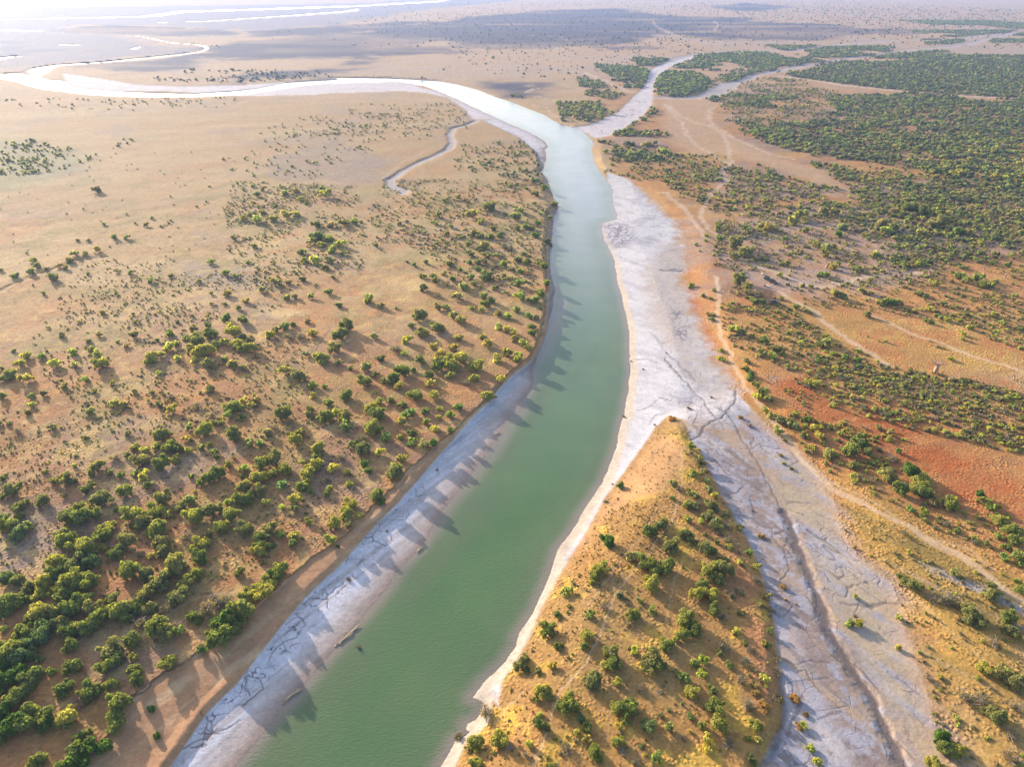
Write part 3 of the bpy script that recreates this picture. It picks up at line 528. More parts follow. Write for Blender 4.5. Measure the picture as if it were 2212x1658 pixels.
# ------------------------------------------------------------------ the ground sheet
xs = np.concatenate([np.arange(-1150, -70, 14.), np.arange(-70, 2290, 2.1), np.arange(2290, 3370, 14.)])
yt = -50 + np.geomspace(5.5, 50, 26)[:-1]
ys = np.concatenate([yt, np.arange(0, 1700, 2.1), np.arange(1700, 2600, 14.)])
GX, GY = np.meshgrid(xs, ys); nY, nX = GX.shape
GD = np.stack([GX.ravel(), GY.ravel()], -1)
FR = fields(GD); GH = FR['H']
GV = unproj(GD, GH)
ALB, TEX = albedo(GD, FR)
q = np.arange(nY*nX).reshape(nY, nX)
QUAD = np.stack([q[1:, :-1].ravel(), q[1:, 1:].ravel(), q[:-1, 1:].ravel(), q[:-1, :-1].ravel()], -1)
# smooth normals of the whole sheet so that the pieces meet without a seam
fn = np.cross(GV[QUAD[:, 2]]-GV[QUAD[:, 0]], GV[QUAD[:, 3]]-GV[QUAD[:, 1]]); fn /= np.linalg.norm(fn, axis=1, keepdims=True)+1e-12
VN = np.zeros_like(GV)
for k in range(4): np.add.at(VN, QUAD[:, k], fn)
VN /= np.linalg.norm(VN, axis=1, keepdims=True)+1e-12
def qm(a): return a[QUAD].mean(1)
cls = np.zeros(len(QUAD), int)                                     # 0 ground
cls[qm(FR['trk']) > .45] = 5
cls[qm(FR['bl']) > 0] = 4
cls[(qm(FR['mr']) > 0) | (qm(FR['bars']) > 0)] = 1
cls[qm(FR['ml']) > 0] = 2
cls[((qm(FR['ck']) > 0) & (qm(FR['mr']) < 0)) | (qm(FR['th']) > 0)] = 3
cls[qm(FR['water']) > .6] = 6
def ground_piece(name, k, **props):
    f = QUAD[cls == k]
    if not len(f): return
    u, inv = np.unique(f.ravel(), return_inverse=True)
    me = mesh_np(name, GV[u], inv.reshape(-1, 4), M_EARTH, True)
    for nm, arr in (('albedo', np.concatenate([ALB[u], np.ones((len(u), 1))], 1)), ('tex', TEX[u])):
        a = me.attributes.new(nm, 'FLOAT_COLOR', 'POINT'); a.data.foreach_set('color', arr.astype(np.float32).ravel())
    me.normals_split_custom_set_from_vertices(VN[u].astype(np.float32).tolist())
    return link(name, me, kind='structure', **props)
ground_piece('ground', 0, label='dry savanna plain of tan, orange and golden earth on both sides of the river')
ground_piece('mudflat', 1, label='wide white and pink mudflat along the right side of the river')
ground_piece('mud_beach', 2, label='narrow pale lilac mud beach along the left shore of the green river')
ground_piece('creek_bed', 3, label='dried grey and brown braided creek bed joining the river from the right')
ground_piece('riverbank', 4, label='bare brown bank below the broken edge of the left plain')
ground_piece('dirt_track', 5, label='pale dirt tracks and footpaths crossing the plain')
ground_piece('riverbed', 6, label='muddy bed under the river water')
# ------------------------------------------------------------------ water
def water_piece(name, mask, level, label, fp):
    keep = np.where(mask[QUAD].max(1))[0]; f = QUAD[keep]
    if not len(f): return
    u, inv = np.unique(f.ravel(), return_inverse=True)
    D = GD[u]; lv = level(unproj(D)[:, 1]) if callable(level) else np.full(len(D), level)
    V = unproj(D, lv)
    me = mesh_np(name, V, inv.reshape(-1, 4), M_WATER, True)
    a = me.attributes.new('albedo', 'FLOAT_COLOR', 'POINT')
    sw = np.maximum(FR['water'][u], 0); P = FR['P'][u]; n1, n2, n3, nf = [k[u] for k in FR['n']]
    y = D[:, 1]
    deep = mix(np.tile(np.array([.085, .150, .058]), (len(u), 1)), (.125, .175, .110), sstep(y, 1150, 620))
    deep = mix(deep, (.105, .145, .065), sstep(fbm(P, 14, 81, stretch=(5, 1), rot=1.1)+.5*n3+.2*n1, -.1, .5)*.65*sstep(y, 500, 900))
    deep = mix(deep, (.325, .312, .345), sstep(y, 760, 300)*.9)  # low-angle sky reflection painted into the base colour, greyer with distance
    # shallow water over the left shelf and along the edges shows the mud
    shelf = sdpoly(D, P, [(1160,640),(1200,560),(1205,640),(1225,650),(1215,700),(1185,770),(1165,800),(1140,890),(1100,950),(1060,1010),(1000,1080),(950,1150),(900,1210),(840,1290),(700,1440),(560,1640),(520,1640),(640,1480),(840,1240),(960,1080),(1080,900),(1140,760)]) + 1.5*n1
    sh = np.maximum(1-sstep(sw, .3, 4.5), .9*sstep(shelf, -2.5, 2.5))
    c = mix(deep, (.25, .195, .16), sh*.9)
    c = mix(c, (.13, .15, .08), (1-sstep(sw, 3, 15))*.45*(1-sh))
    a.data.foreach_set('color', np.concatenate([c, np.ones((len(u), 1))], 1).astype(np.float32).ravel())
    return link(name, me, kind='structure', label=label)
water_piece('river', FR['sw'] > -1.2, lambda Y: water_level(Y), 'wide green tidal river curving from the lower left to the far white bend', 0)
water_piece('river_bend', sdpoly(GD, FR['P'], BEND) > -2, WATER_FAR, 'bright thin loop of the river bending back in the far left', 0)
fw = np.full(len(GD), -60.)
for q_ in FARW: fw = np.maximum(fw, sdpoly(GD, FR['P'], q_))
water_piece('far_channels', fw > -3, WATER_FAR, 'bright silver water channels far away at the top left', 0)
# ------------------------------------------------------------------ tree meshes
def ico(sub):
    import bmesh
    bm = bmesh.new(); bmesh.ops.create_icosphere(bm, subdivisions=sub, radius=1.0)
    V = np.array([v.co[:] for v in bm.verts]); F = np.array([[v.index for v in f.verts] for f in bm.faces]); bm.free(); return V, F
ICO1, ICO2 = ico(1), ico(2)
def tube(pts, rad, n=6):
    pts = np.asarray(pts, float); V = []; 
    for i, p in enumerate(pts):
        t = pts[min(i+1, len(pts)-1)]-pts[max(i-1, 0)]; t /= np.linalg.norm(t)+1e-9
        a = np.cross(t, (0, 0, 1)) if abs(t[2]) < .9 else np.cross(t, (1, 0, 0)); a /= np.linalg.norm(a); b = np.cross(t, a)
        for k in range(n):
            w = 2*math.pi*k/n; V.append(p + rad[i]*(math.cos(w)*a+math.sin(w)*b))
    F = [[i*n+k, i*n+(k+1) % n, (i+1)*n+(k+1) % n, (i+1)*n+k] for i in range(len(pts)-1) for k in range(n)]
    return np.array(V), np.array(F)
def join(parts):
    Vs, F3, F4, o = [], [], [], 0
    for V, F in parts:
        Vs.append(V); (F3 if F.shape[1] == 3 else F4).append(F+o); o += len(V)
    return np.concatenate(Vs), [np.concatenate(x) for x in (F3, F4) if x]
def crown(r, lumps, leaves, hgt=.62, leaf=.085, spread=.66, core=.66, sub=2, elong=1.0):
    """unit crown of radius 1: lumpy cores hidden in a shell of small leaf faces"""
    parts = []; C = []
    for k in range(lumps):
        a = r.uniform(0, 2*math.pi); d = spread*math.sqrt(r.uniform(0, 1)); z = hgt*(.50+.42*r.uniform(-1, 1)*(1-.5*d))
        s = r.uniform(.17, .34)*(1.05-.3*d)
        if k == 0: d, z, s = 0, hgt*.5, .38
        C.append((d*math.cos(a)*elong, d*math.sin(a)/elong, z, s))
    C = np.array(C)
    for cx_, cy_, cz, s in C:
        V, F = (ICO2 if sub == 2 else ICO1)
        j = 1+.22*(r.random(len(V))-.5)
        parts.append((V*j[:, None]*s*core*np.array([1, 1, .85])+[cx_, cy_, cz], F))
    w = C[:, 3]**2; w /= w.sum(); pick = r.choice(len(C), leaves, p=w)
    nrm = r.normal(size=(leaves, 3)); nrm[:, 2] = np.abs(nrm[:, 2])*1.0-.25; nrm /= np.linalg.norm(nrm, axis=1, keepdims=True)
    cen = C[pick, :3] + nrm*C[pick, 3:4]*r.uniform(.72, 1.26, (leaves, 1))*np.array([1, 1, .85])
    t = r.normal(size=(leaves, 3)); t -= (t*nrm).sum(1, keepdims=True)*nrm*.8; t /= np.linalg.norm(t, axis=1, keepdims=True)
    b = np.cross(nrm+.5*r.normal(size=(leaves, 3)), t); b /= np.linalg.norm(b, axis=1, keepdims=True)+1e-9
    sz = leaf*r.uniform(.6, 1.3, (leaves, 1))
    q4 = np.stack([cen-t*sz, cen-b*sz*.7, cen+t*sz, cen+b*sz*.7], 1).reshape(-1, 3)
    parts.append((q4, np.arange(leaves*4).reshape(-1, 4)))
    V, F = join(parts); return V, F
def trunk_mesh(r, stems=3, h=.42, rad=.035):
    parts = []
    for k in range(stems):
        a = r.uniform(0, 6.28); e = np.array([math.cos(a)*.28, math.sin(a)*.28, h])*r.uniform(.8, 1.1)
        mid = e*.45+np.array([0, 0, .06]); parts.append(tube([(0, 0, -.06), mid*.4, mid, e], [rad*1.4, rad, rad*.75, rad*.4], 5))
        for _ in range(2):
            b = r.uniform(0, 6.28); e2 = e+np.array([math.cos(b)*.2, math.sin(b)*.2, .14]); parts.append(tube([mid, (mid+e2)/2+[0, 0, .03], e2], [rad*.6, rad*.4, rad*.2], 4))
    return join(parts)
def dead_mesh(r, n=9, h=.8):
    """bare spreading branches"""
    parts = []
    for k in range(n):
        a = r.uniform(0, 6.28); s = r.uniform(.5, 1.0); el = r.uniform(.25, .95)
        e = np.array([math.cos(a)*s*(1.1-el*.5), math.sin(a)*s*(1.1-el*.5), h*el]); m = e*.5+r.normal(size=3)*.06
        parts.append(tube([(0, 0, -.03), m, e], [.05, .032, .012], 4))
        for _ in range(3):
            st = m*(1-(t := r.uniform(.1, .9)))+e*t; d = e/np.linalg.norm(e)+r.normal(size=3)*.7; d[2] = abs(d[2])
            parts.append(tube([st, st+d*.14, st+d*.26], [.02, .013, .006], 3))
    return join(parts)
def boab_meshes(r, h=1.0):
    lean = r.uniform(-.12, .12, 2)
    tr = tube([(0, 0, -.04), (0, 0, .04), (lean[0]*.2, lean[1]*.2, .18), (lean[0]*.6, lean[1]*.6, .38), (lean[0], lean[1], .52), (lean[0]*1.1, lean[1]*1.1, .58)], [.15, .135, .14, .12, .075, .04], 12)
    bp = []; top = np.array([lean[0], lean[1], .5])
    for k in range(9):
        a = k*.7+r.uniform(-.3, .3); e = top+np.array([math.cos(a)*r.uniform(.25, .5), math.sin(a)*r.uniform(.25, .5), r.uniform(.1, .42)]); m = (top+e)/2+[0, 0, .05]
        bp.append(tube([top-[0, 0, .04], m, e], [.045, .028, .012], 6))
        for _ in range(5):
            t = r.uniform(.2, 1); s = m*(1-t)+e*t; d = r.normal(size=3)*.5+(e-top)*1.4; d[2] = abs(d[2]); d /= np.linalg.norm(d)
            bp.append(tube([s, s+d*.09, s+d*.17+[0, 0, .02]], [.014, .009, .004], 3))
    return tr, join(bp)
PROTO = {}
def mk(key, V, F, mat, smooth=False): PROTO[key] = mesh_np(key, V, F, mat, smooth)
NPROTO = 9
for i in range(NPROTO):
    r = np.random.default_rng(100+i)
    V, F = crown(r, int(r.integers(13, 24)), 1900, hgt=r.uniform(.62, .88), elong=r.uniform(.9, 1.35), leaf=.078, spread=r.uniform(.60, .82))
    PROTO[f'crown{i}'] = (V, F)
    PROTO[f'trunk{i}'] = mesh_np('trunk', *trunk_mesh(r), M_BARK, True)
CROWN_MESH = {}
def crown_mesh(i, c):
    if (i, c) not in CROWN_MESH: CROWN_MESH[i, c] = mesh_np('crown', *PROTO[f'crown{i}'], M_LEAF[c])
    return CROWN_MESH[i, c]
SPARSE = []
for i in range(4):
    r = np.random.default_rng(300+i); SPARSE.append((crown(r, 7, 500, hgt=.7, leaf=.06, core=.35, spread=.75), mesh_np('branches', *dead_mesh(r, 12, .75), M_DEAD, True)))
SPARSE_MESH = [mesh_np('crown', *s[0], M_LEAF['s']) for s in SPARSE]
# ------------------------------------------------------------------ tree places, read from the photograph (x,y,width,colour)
def rd(txt, ox, oy, k):
    out = []
    for it in txt.replace('\n', ' ').split(';'):
        it = it.strip()
        if not it: continue
        a = it.split(','); out.append((ox+float(a[0])*k, oy+float(a[1])*k, float(a[2])*k, a[3].strip() if len(a) > 3 else 'o'))
    return out
K = .2339
T = []
T += rd("""255,20,80,o;830,15,100,o;0,125,70,o;80,120,70,o;500,150,90,o;165,195,100,s;795,250,80,o;815,140,50,s;1195,210,80,o;1500,150,110,s;1520,240,150,o;1240,350,110,y;1170,410,90,o;1350,360,100,y;1440,335,110,y;1590,340,140,g;1640,355,110,g;1310,465,150,o;1620,460,120,y;1500,510,150,g;1065,430,110,s;900,530,130,o;685,510,60,y;705,415,50,o;1010,570,85,g;1130,605,90,g;1270,570,100,g;1330,610,110,y;1360,685,105,g;850,610,60,o;600,640,140,o;500,650,100,o;690,640,100,o;30,630,75,g;120,750,150,o;20,805,70,b;790,740,110,g;840,690,90,g;960,820,180,o;1165,750,140,y;400,840,120,o;250,850,90,o;1515,820,150,o;1095,910,75,g;640,980,160,o;790,985,190,g;720,910,120,y;860,900,80,y;1230,975,170,y;1430,940,170,y;1310,1050,150,o;1450,1100,190,g;1560,960,100,y;190,900,120,o;50,1000,110,g;180,980,110,g;90,1080,150,g;180,1140,160,b;250,1080,110,g;590,1140,150,o;640,1220,170,g;1010,1080,150,y;960,1160,160,g;780,1260,190,y;840,1310,150,g;950,1260,110,y;1180,1230,150,o;1080,1320,140,g;1500,1220,150,o;1510,1310,130,o;1290,1340,90,s;1390,1340,90,y;560,1390,150,y;690,1430,180,o;860,1410,140,b;1210,1470,180,g;1630,1450,200,o;500,1520,150,g;400,1600,150,y;700,1580,200,y;840,1590,180,g;1350,1530,130,o;1470,1600,180,o;80,1560,150,b;190,1590,120,o;280,1630,120,o;580,1600,120,g;590,790,60,o;430,560,70,o""", 0, 886.6, K)
T += rd("""100,160,200,g;30,230,130,g;200,120,140,g;370,70,120,y;500,30,110,y;620,70,180,g;780,120,170,g;680,200,200,g;400,230,180,y;330,290,150,g;500,260,160,o;560,330,170,o;420,380,180,b;230,410,150,g;380,470,170,b;250,520,130,b;120,590,200,g;200,640,170,b;60,700,180,d;140,790,200,d;50,850,160,d;300,620,120,g;390,655,90,g;850,210,150,o;900,290,170,g;840,370,160,g;730,370,140,y;650,420,150,g;660,540,130,g;1040,100,120,g;1010,230,130,g;1100,220,160,g;1160,290,130,g;1190,170,130,o;1260,190,150,g;1310,130,100,o;1400,200,130,o;1370,50,140,o;1660,80,180,o;1560,170,150,s;1300,320,140,s;1480,360,190,g;1530,430,150,o;1620,360,140,s;1660,400,100,g;1230,500,150,g;1020,590,200,o;1080,660,160,g;990,740,140,g;1250,640,100,y;1250,770,130,g;1260,860,130,g;1570,690,150,y;1860,570,100,d;680,720,160,g;600,930,150,g;480,780,110,g;320,810,180,g;270,890,150,g;220,980,150,g;140,1040,160,g;60,1140,180,d;160,1230,200,d;60,1300,200,d;300,1160,170,g;260,1250,180,g;420,1180,170,g;420,1270,150,d;640,1190,180,y;560,1240,120,o;830,960,170,g;800,1040,110,g;1010,910,130,y;1110,1060,170,g;1080,1160,150,g;1070,1240,180,g;1190,1050,90,g;770,1370,120,g;820,1470,150,d;700,1530,180,g;680,1610,200,d;960,1480,150,d;1400,1110,90,d;1460,1360,70,d;350,1590,150,g;1780,260,80,g;30,380,100,y;10,1420,150,d;20,960,120,d;760,1580,130,d;740,1080,110,s;620,1280,100,o""", 0, 1270, K)
T += rd("""290,45,110,s;450,40,110,y;585,60,90,g;950,35,150,o;1200,25,90,o;1350,60,150,g;1540,60,130,o;1830,40,160,g;1530,150,120,g;90,160,80,o;220,185,160,y;80,255,100,y;330,110,90,y;395,120,80,g;490,235,160,o;870,150,100,s;815,205,110,o;1000,220,60,g;1130,200,110,y;1075,280,130,y;660,310,110,o;740,300,110,o;1800,170,150,y;1690,250,100,s;1600,310,100,g;1710,355,150,o;1850,385,100,y;275,310,80,y;210,345,90,g;20,360,100,g;100,370,90,y;330,385,90,g;350,430,60,g;510,440,50,y;1300,360,130,y;1260,430,120,g;1500,430,100,s;1700,490,110,g;1420,530,120,y;1140,480,60,y;1250,520,140,y;870,460,150,o;760,500,140,y;450,500,100,y;370,590,130,g;280,630,150,g;610,530,110,y;970,560,130,y;850,590,120,y;740,630,150,y;590,600,80,g;945,690,110,b;1190,610,150,y;1140,700,130,g;1200,750,70,g;590,720,130,o;730,740,130,o;570,840,150,g;660,810,130,g;115,610,65,g;100,840,120,g;20,890,120,o;1550,580,100,g;1370,640,80,s;1380,720,70,y;1360,770,80,g;1560,680,80,y;1740,550,90,g;795,865,90,g;440,850,80,y;1080,820,130,y;1070,900,100,o;945,890,80,y;1820,780,130,g;1870,850,90,d;1570,870,120,y;1540,960,130,y;1570,1040,110,o;1430,1045,120,y;1660,980,80,y;150,990,160,y;300,930,150,o;490,970,140,y;390,1070,140,y;370,1120,80,s;1190,1030,80,y;600,1110,140,o;840,1110,150,o;930,1140,100,g;750,1180,120,g;780,1260,140,g;740,1310,120,y;870,1250,70,g;1060,1150,110,y;1060,1220,100,g;1390,1200,110,y;1470,1260,45,d;70,1160,130,s;260,1160,110,o;200,1240,150,y;170,1340,150,g;220,1400,110,d;550,1500,110,g;150,1510,120,y;60,1600,130,y;930,1470,140,g;880,1540,130,g;820,1610,140,y;740,1640,120,y;20,1430,100,b""", 387.9, 886.6, K)
T += rd("""1110,940,120,g;1060,980,110,d;1050,1050,110,g;1010,1040,80,g;1140,950,60,y;1000,885,100,s;1040,880,80,s;955,925,80,s;915,960,60,g;948,1110,60,d;1140,870,60,y;1180,860,70,y;1230,840,90,y""", 0, 886.6, .4651)
T += rd("""1200,30,110,y;1230,165,60,y;1120,240,80,g;1420,255,100,g;1545,165,90,s;1700,75,80,b;1885,130,70,g;1810,250,120,g;1770,340,80,s;1025,390,150,g;1130,540,110,g;1395,440,120,y;1380,540,100,g;1610,600,140,o;1650,690,150,g;1560,720,90,y;790,690,140,o;830,760,80,g;940,770,90,g;1080,720,100,y;1440,850,170,o;1430,930,100,s;1670,880,100,y;1840,590,100,y;1000,960,150,y;930,1030,80,o;1060,1010,90,o;1240,1040,130,y;1210,1110,150,g;460,1140,140,s;950,1180,80,y;970,1260,120,g;1340,1210,110,b;1400,1300,110,g;1390,1380,100,y;1290,1340,80,y;1660,1110,120,y;1770,1130,170,g;1800,1060,110,g;1870,920,100,s;1730,1240,80,y;1690,1290,80,y;600,1390,160,y;370,1440,150,y;210,1360,100,s;850,1440,90,y;840,1550,80,s;1210,1470,110,s;1470,1510,130,g;1490,1590,100,g;1690,1440,120,y;1850,1620,90,s;370,1640,120,y;1060,1640,70,y;300,1480,80,y""", 942, 1270, K)
T += rd("""930,90,80,g;1010,240,110,g;960,340,80,g;1040,340,70,o;1075,390,70,s;760,430,100,o;820,480,80,s;760,575,60,g;950,540,110,o;1100,490,100,o;1140,545,80,y;890,640,110,g;960,660,90,o;1110,640,120,o;1090,740,120,o;910,770,90,y;1020,790,80,y;1150,820,130,o;1280,830,100,s;275,460,90,d;155,605,35,d;560,900,130,g;660,820,120,o;170,980,130,d;880,920,120,o;930,960,110,g;730,1020,150,o;370,1130,110,o;450,1100,110,o;1060,1060,120,o;1130,1050,100,g;1260,960,100,s;1290,1020,80,y;520,1190,150,g;620,1250,130,g;700,1210,140,g;100,1230,140,y;40,1300,120,y;580,1370,160,y;1080,1250,150,y;1240,1250,160,o;1180,1310,130,o;1050,1380,130,g;1000,1460,130,y;1130,1490,130,y;1130,1600,120,g;1530,1210,80,y;1560,1350,80,s;1280,1460,90,s;275,1480,90,b;120,1560,80,s;470,1530,80,g;570,1610,90,g;400,1640,80,y;1670,1610,90,s;1790,250,50,o;1860,300,50,g;1420,1200,50,s""", 1274.5, 942, K)
T += rd("""630,300,160,y;720,370,150,g;610,440,130,y;990,270,80,s;455,530,130,g;330,640,150,o;290,720,150,o;400,720,130,g;1000,540,150,s;960,600,90,o;720,690,110,g;810,670,110,y;1050,700,90,g;1200,680,110,s;1150,840,110,s;640,830,110,b;560,790,80,o;800,800,110,y;700,960,130,y;900,950,110,g;920,1090,150,g;690,1190,90,o;230,940,130,y;1230,1080,140,s;1420,390,70,g;1410,530,80,g;1420,220,100,s;1500,660,80,s;300,1270,140,b;480,1280,100,o;1290,1280,130,y;950,1270,160,y;800,1280,100,y;840,1400,100,y;850,1480,100,y;1040,1430,120,s;370,1560,110,g;620,1380,70,s;1220,1390,60,y;1320,1410,90,y;1240,1560,80,o;1270,1620,60,g;180,1620,90,s;960,1500,40,y;1740,1280,90,y;1800,1490,100,y;1850,1600,100,y;1300,980,80,t;1380,1090,100,t""", 1329.9, 1270, K)
T += rd("""1230,10,50,g;1300,50,60,g;1360,150,60,g;1335,235,35,g;1260,270,45,d;1250,345,60,d;1320,380,60,g;1340,400,35,g;1190,55,30,g;1245,90,60,o;1290,185,25,g;1240,150,35,o;1275,215,30,o;1150,190,70,o;1120,230,80,o;1060,210,40,o;960,170,90,o;860,220,80,o;1130,300,60,o;1180,290,60,g;1220,300,50,g;980,300,60,o;1020,340,60,o;910,260,60,o;860,330,70,o;910,345,60,g;960,350,70,o;695,335,45,g;720,290,40,o;620,270,45,y;530,325,25,g;565,325,25,o;410,270,35,o;385,380,25,o;260,405,35,d;295,435,20,o;615,370,20,o;690,415,30,o;640,390,35,o;670,370,30,o;800,350,35,o;770,345,40,o;680,125,40,o;580,155,30,o;640,220,50,o;810,130,35,o;770,105,40,o;830,400,45,g;890,430,60,o;840,460,60,g;835,510,45,g;940,410,80,o;1050,410,70,s;1130,380,30,o;1155,400,25,o;950,470,70,o;1010,470,60,o;570,510,40,g;455,505,30,g;495,525,40,g;710,520,55,g;780,550,40,g;890,510,60,g;930,500,60,o;895,550,60,g;1045,520,65,y;990,530,60,s;1170,455,45,o;1130,490,70,o;1200,510,60,g;1270,510,50,g;1300,530,65,g;1100,550,50,o;1150,565,55,g;1200,570,40,o;620,590,60,g;550,595,60,g;630,620,60,g;680,580,45,o;940,595,85,g;850,600,60,o;1070,605,35,y;1140,640,75,g;1310,640,60,g;800,660,80,o;860,640,55,o;700,640,60,s;730,610,60,o;560,670,70,o;650,710,50,s;990,670,40,y;1065,700,35,g;1010,660,35,s;1270,700,80,g;1240,740,60,g;1220,755,60,g;1150,720,80,y;1150,685,35,g;920,720,70,g;980,745,60,o;770,720,80,o;940,770,70,g;690,790,60,o;640,790,60,o;850,790,50,y;910,800,50,y;1010,825,60,y;1080,840,60,y;1135,800,60,g;1210,840,60,g;1245,850,50,g;1275,795,30,g;1225,910,70,g;1220,945,60,g;1020,900,70,y;1060,925,60,y;1100,940,60,y;740,840,80,o;790,870,80,o;530,840,90,o;220,740,80,o;30,770,60,o;295,775,60,o;385,790,30,g;250,970,60,o;450,985,80,y;380,1035,90,s;550,940,90,o;640,920,90,o;480,900,60,o;770,970,70,y;940,1010,80,y;920,970,60,y;1120,980,70,y;1180,1010,80,y;1200,1040,60,y;1010,1100,80,y;1070,1070,80,y;1140,1100,80,y;610,1030,70,y;650,1080,80,y;740,1040,80,y;780,1110,100,y;700,1120,90,y;880,1150,100,y;640,1150,90,g;730,1160,90,y;530,1110,80,o;295,1100,70,g;440,1070,50,y;490,1170,50,g;105,1160,45,g;30,1120,70,o;210,1160,80,o;255,1200,60,g;430,1180,90,g;360,1230,90,g;400,1280,70,y;190,1250,85,g;310,1240,60,y;580,1200,80,g;590,1250,80,y;720,1200,80,y;860,1220,80,y;820,1250,60,s;1035,1230,80,y;960,1350,90,y;510,1330,90,g;610,1330,80,y;90,1330,90,g;345,1360,70,g;250,1310,40,y;280,1370,60,y;240,1420,90,y;300,1450,80,g;430,1390,70,g;480,1430,80,g;570,1430,70,g;660,1410,50,y;720,1445,70,g;765,1395,70,g;415,1490,70,y;570,1490,60,g;650,1465,50,y;220,1530,80,g;280,1540,70,g;630,1540,70,y;480,1560,80,g;730,1550,60,g;70,1450,90,y;70,1530,80,g;10,1430,60,y;1130,30,30,o;1060,20,30,o;1090,40,40,o;980,60,30,o;870,50,35,o""", 720.3, 387.9, .3507)
T += rd("""540,20,60,g;490,30,40,y;430,50,50,y;310,60,60,y;370,110,80,o;310,125,40,y;475,85,50,o;550,98,50,g;365,150,60,g;425,160,60,o;460,155,50,d;250,130,60,g;285,290,80,o;320,230,60,y;280,250,40,y;195,385,70,g;215,420,50,d;330,20,60,g;430,10,50,g""", 720.3, 886.6, .4651)
T += rd("""600,65,60;1290,40,20;1270,135,20;1210,165,25;900,280,35;640,275,30;410,210,15;515,180,20;940,235,30;1050,250,25;835,270,20;480,370,30;545,375,35;705,355,50;780,355,45;470,455,60;530,455,50;435,495,70;200,495,60;230,530,60;100,590,60;190,570,60;340,600,80;290,550,35;375,530,50;410,545,40;10,555,40;600,435,50;1290,505,55,g;1395,580,55,g;1530,510,40,g;1460,595,50;1410,700,70,y;1225,625,45;1055,590,40;720,565,30;805,570,45;545,580,30;930,625,50;1565,410,45;1860,440,75;1440,365,40;720,700,30;970,690,20;1100,690,25;1160,680,25;1305,765,35,y;1300,700,30;1385,765,40;1475,790,45;1520,745,60,y;270,700,35;205,650,20;630,820,40;705,835,20;820,830,25;835,880,35;1030,840,30;1095,875,35;1190,840,30;490,875,30;300,910,30;385,955,50;610,955,50;550,990,50;830,955,60,o;780,1020,45;725,1000,30;1045,950,70,o;970,990,35;1770,725,60;1820,720,50;1915,720,45,g;2025,690,60,g;2050,600,35;2080,765,80,g;1900,870,50;1700,920,70,g;1760,900,80,g;1800,890,50,g;1670,960,80,y;1780,960,70,s;1850,965,70,s;1930,945,70,y;1500,865,70,g;1400,850,70,g;1290,900,60,g;1420,900,60,y;1190,920,60;1150,970,70;1450,940,90,y;1300,950,90,g;1500,965,50;1210,1000,90,g;1180,1050,80,y;1260,1060,100,y;1330,1010,70,y;1390,1000,80,y;1460,1015,90,y;1540,990,60;1530,1040,90,y;1040,1040,80,y;940,1100,90,y;990,1080,70,y;1080,1010,60,y;1105,1100,60,y;1200,1105,60,y;1585,1090,40;1890,1080,45,b;2090,1130,70,y;2160,1165,45,g;1990,1100,90,y;2060,1040,90;2100,960,90;2140,900,90;1430,1135,80,y;1380,1110,60;1495,1160,50;1290,1140,90,o;1760,1180,80,o;1840,1220,90,o;1250,1220,25,g;985,1190,45,y;530,1230,60,y;600,1080,60,y;560,1050,50,y;630,1140,90,y;340,1140,80,y;455,1060,70,y;470,1140,50,y;170,1080,80,y;140,1130,80,y;250,1090,60,y;60,1210,90,y;170,1230,80,y;10,1160,40;85,1055,35;15,1335,60,g;195,1335,60;270,1320,50;400,1275,50,y;695,1250,35,y;585,1305,45;830,1310,45;935,1310,40;1300,1285,80,o;1920,1270,75,g;1930,1325,60,y;1995,1275,45,g;2145,1330,90,g;2030,1370,75,g;1915,1420,80,o;2010,1460,100,g;2140,1470,90,g;1745,1445,100,o;2125,1525,80,g;1440,1395,100,y;1500,1360,60,y;1560,1390,60;1570,1360,70,y;1490,1450,70,y;1410,1450,70,y;1300,1450,60,s;1210,1390,80,s;1060,1415,70,y;990,1385,60;1060,1340,60,s;700,1375,80,y;770,1385,60;335,1520,65,g;200,1385,50,y;170,1440,40,g;55,1500,45,g;10,1505,30,g;1500,60,30;1580,90,50;1620,60,40;1560,40,35;1750,80,60,y;1820,70,60,y;1850,120,60,y;2000,90,80,y;1980,60,60;1890,145,35,g;1500,240,60,y;1580,250,70,y;1680,240,80,y;1760,220,70,y;1830,210,60,y;1540,210,50;1620,200,50;1950,280,70,g;2040,280,60;2120,270,70,g;2180,265,50,g;1960,350,90,g;2030,360,80,y;2100,390,80,y;1980,400,70,y;2050,430,80,y;2110,450,60;1920,380,60;1940,500,80,y;2030,500,70;1870,495,50;2000,540,60;1700,640,60;1780,630,50;1620,680,50;1860,610,60""", 0, 387.9, .3507)
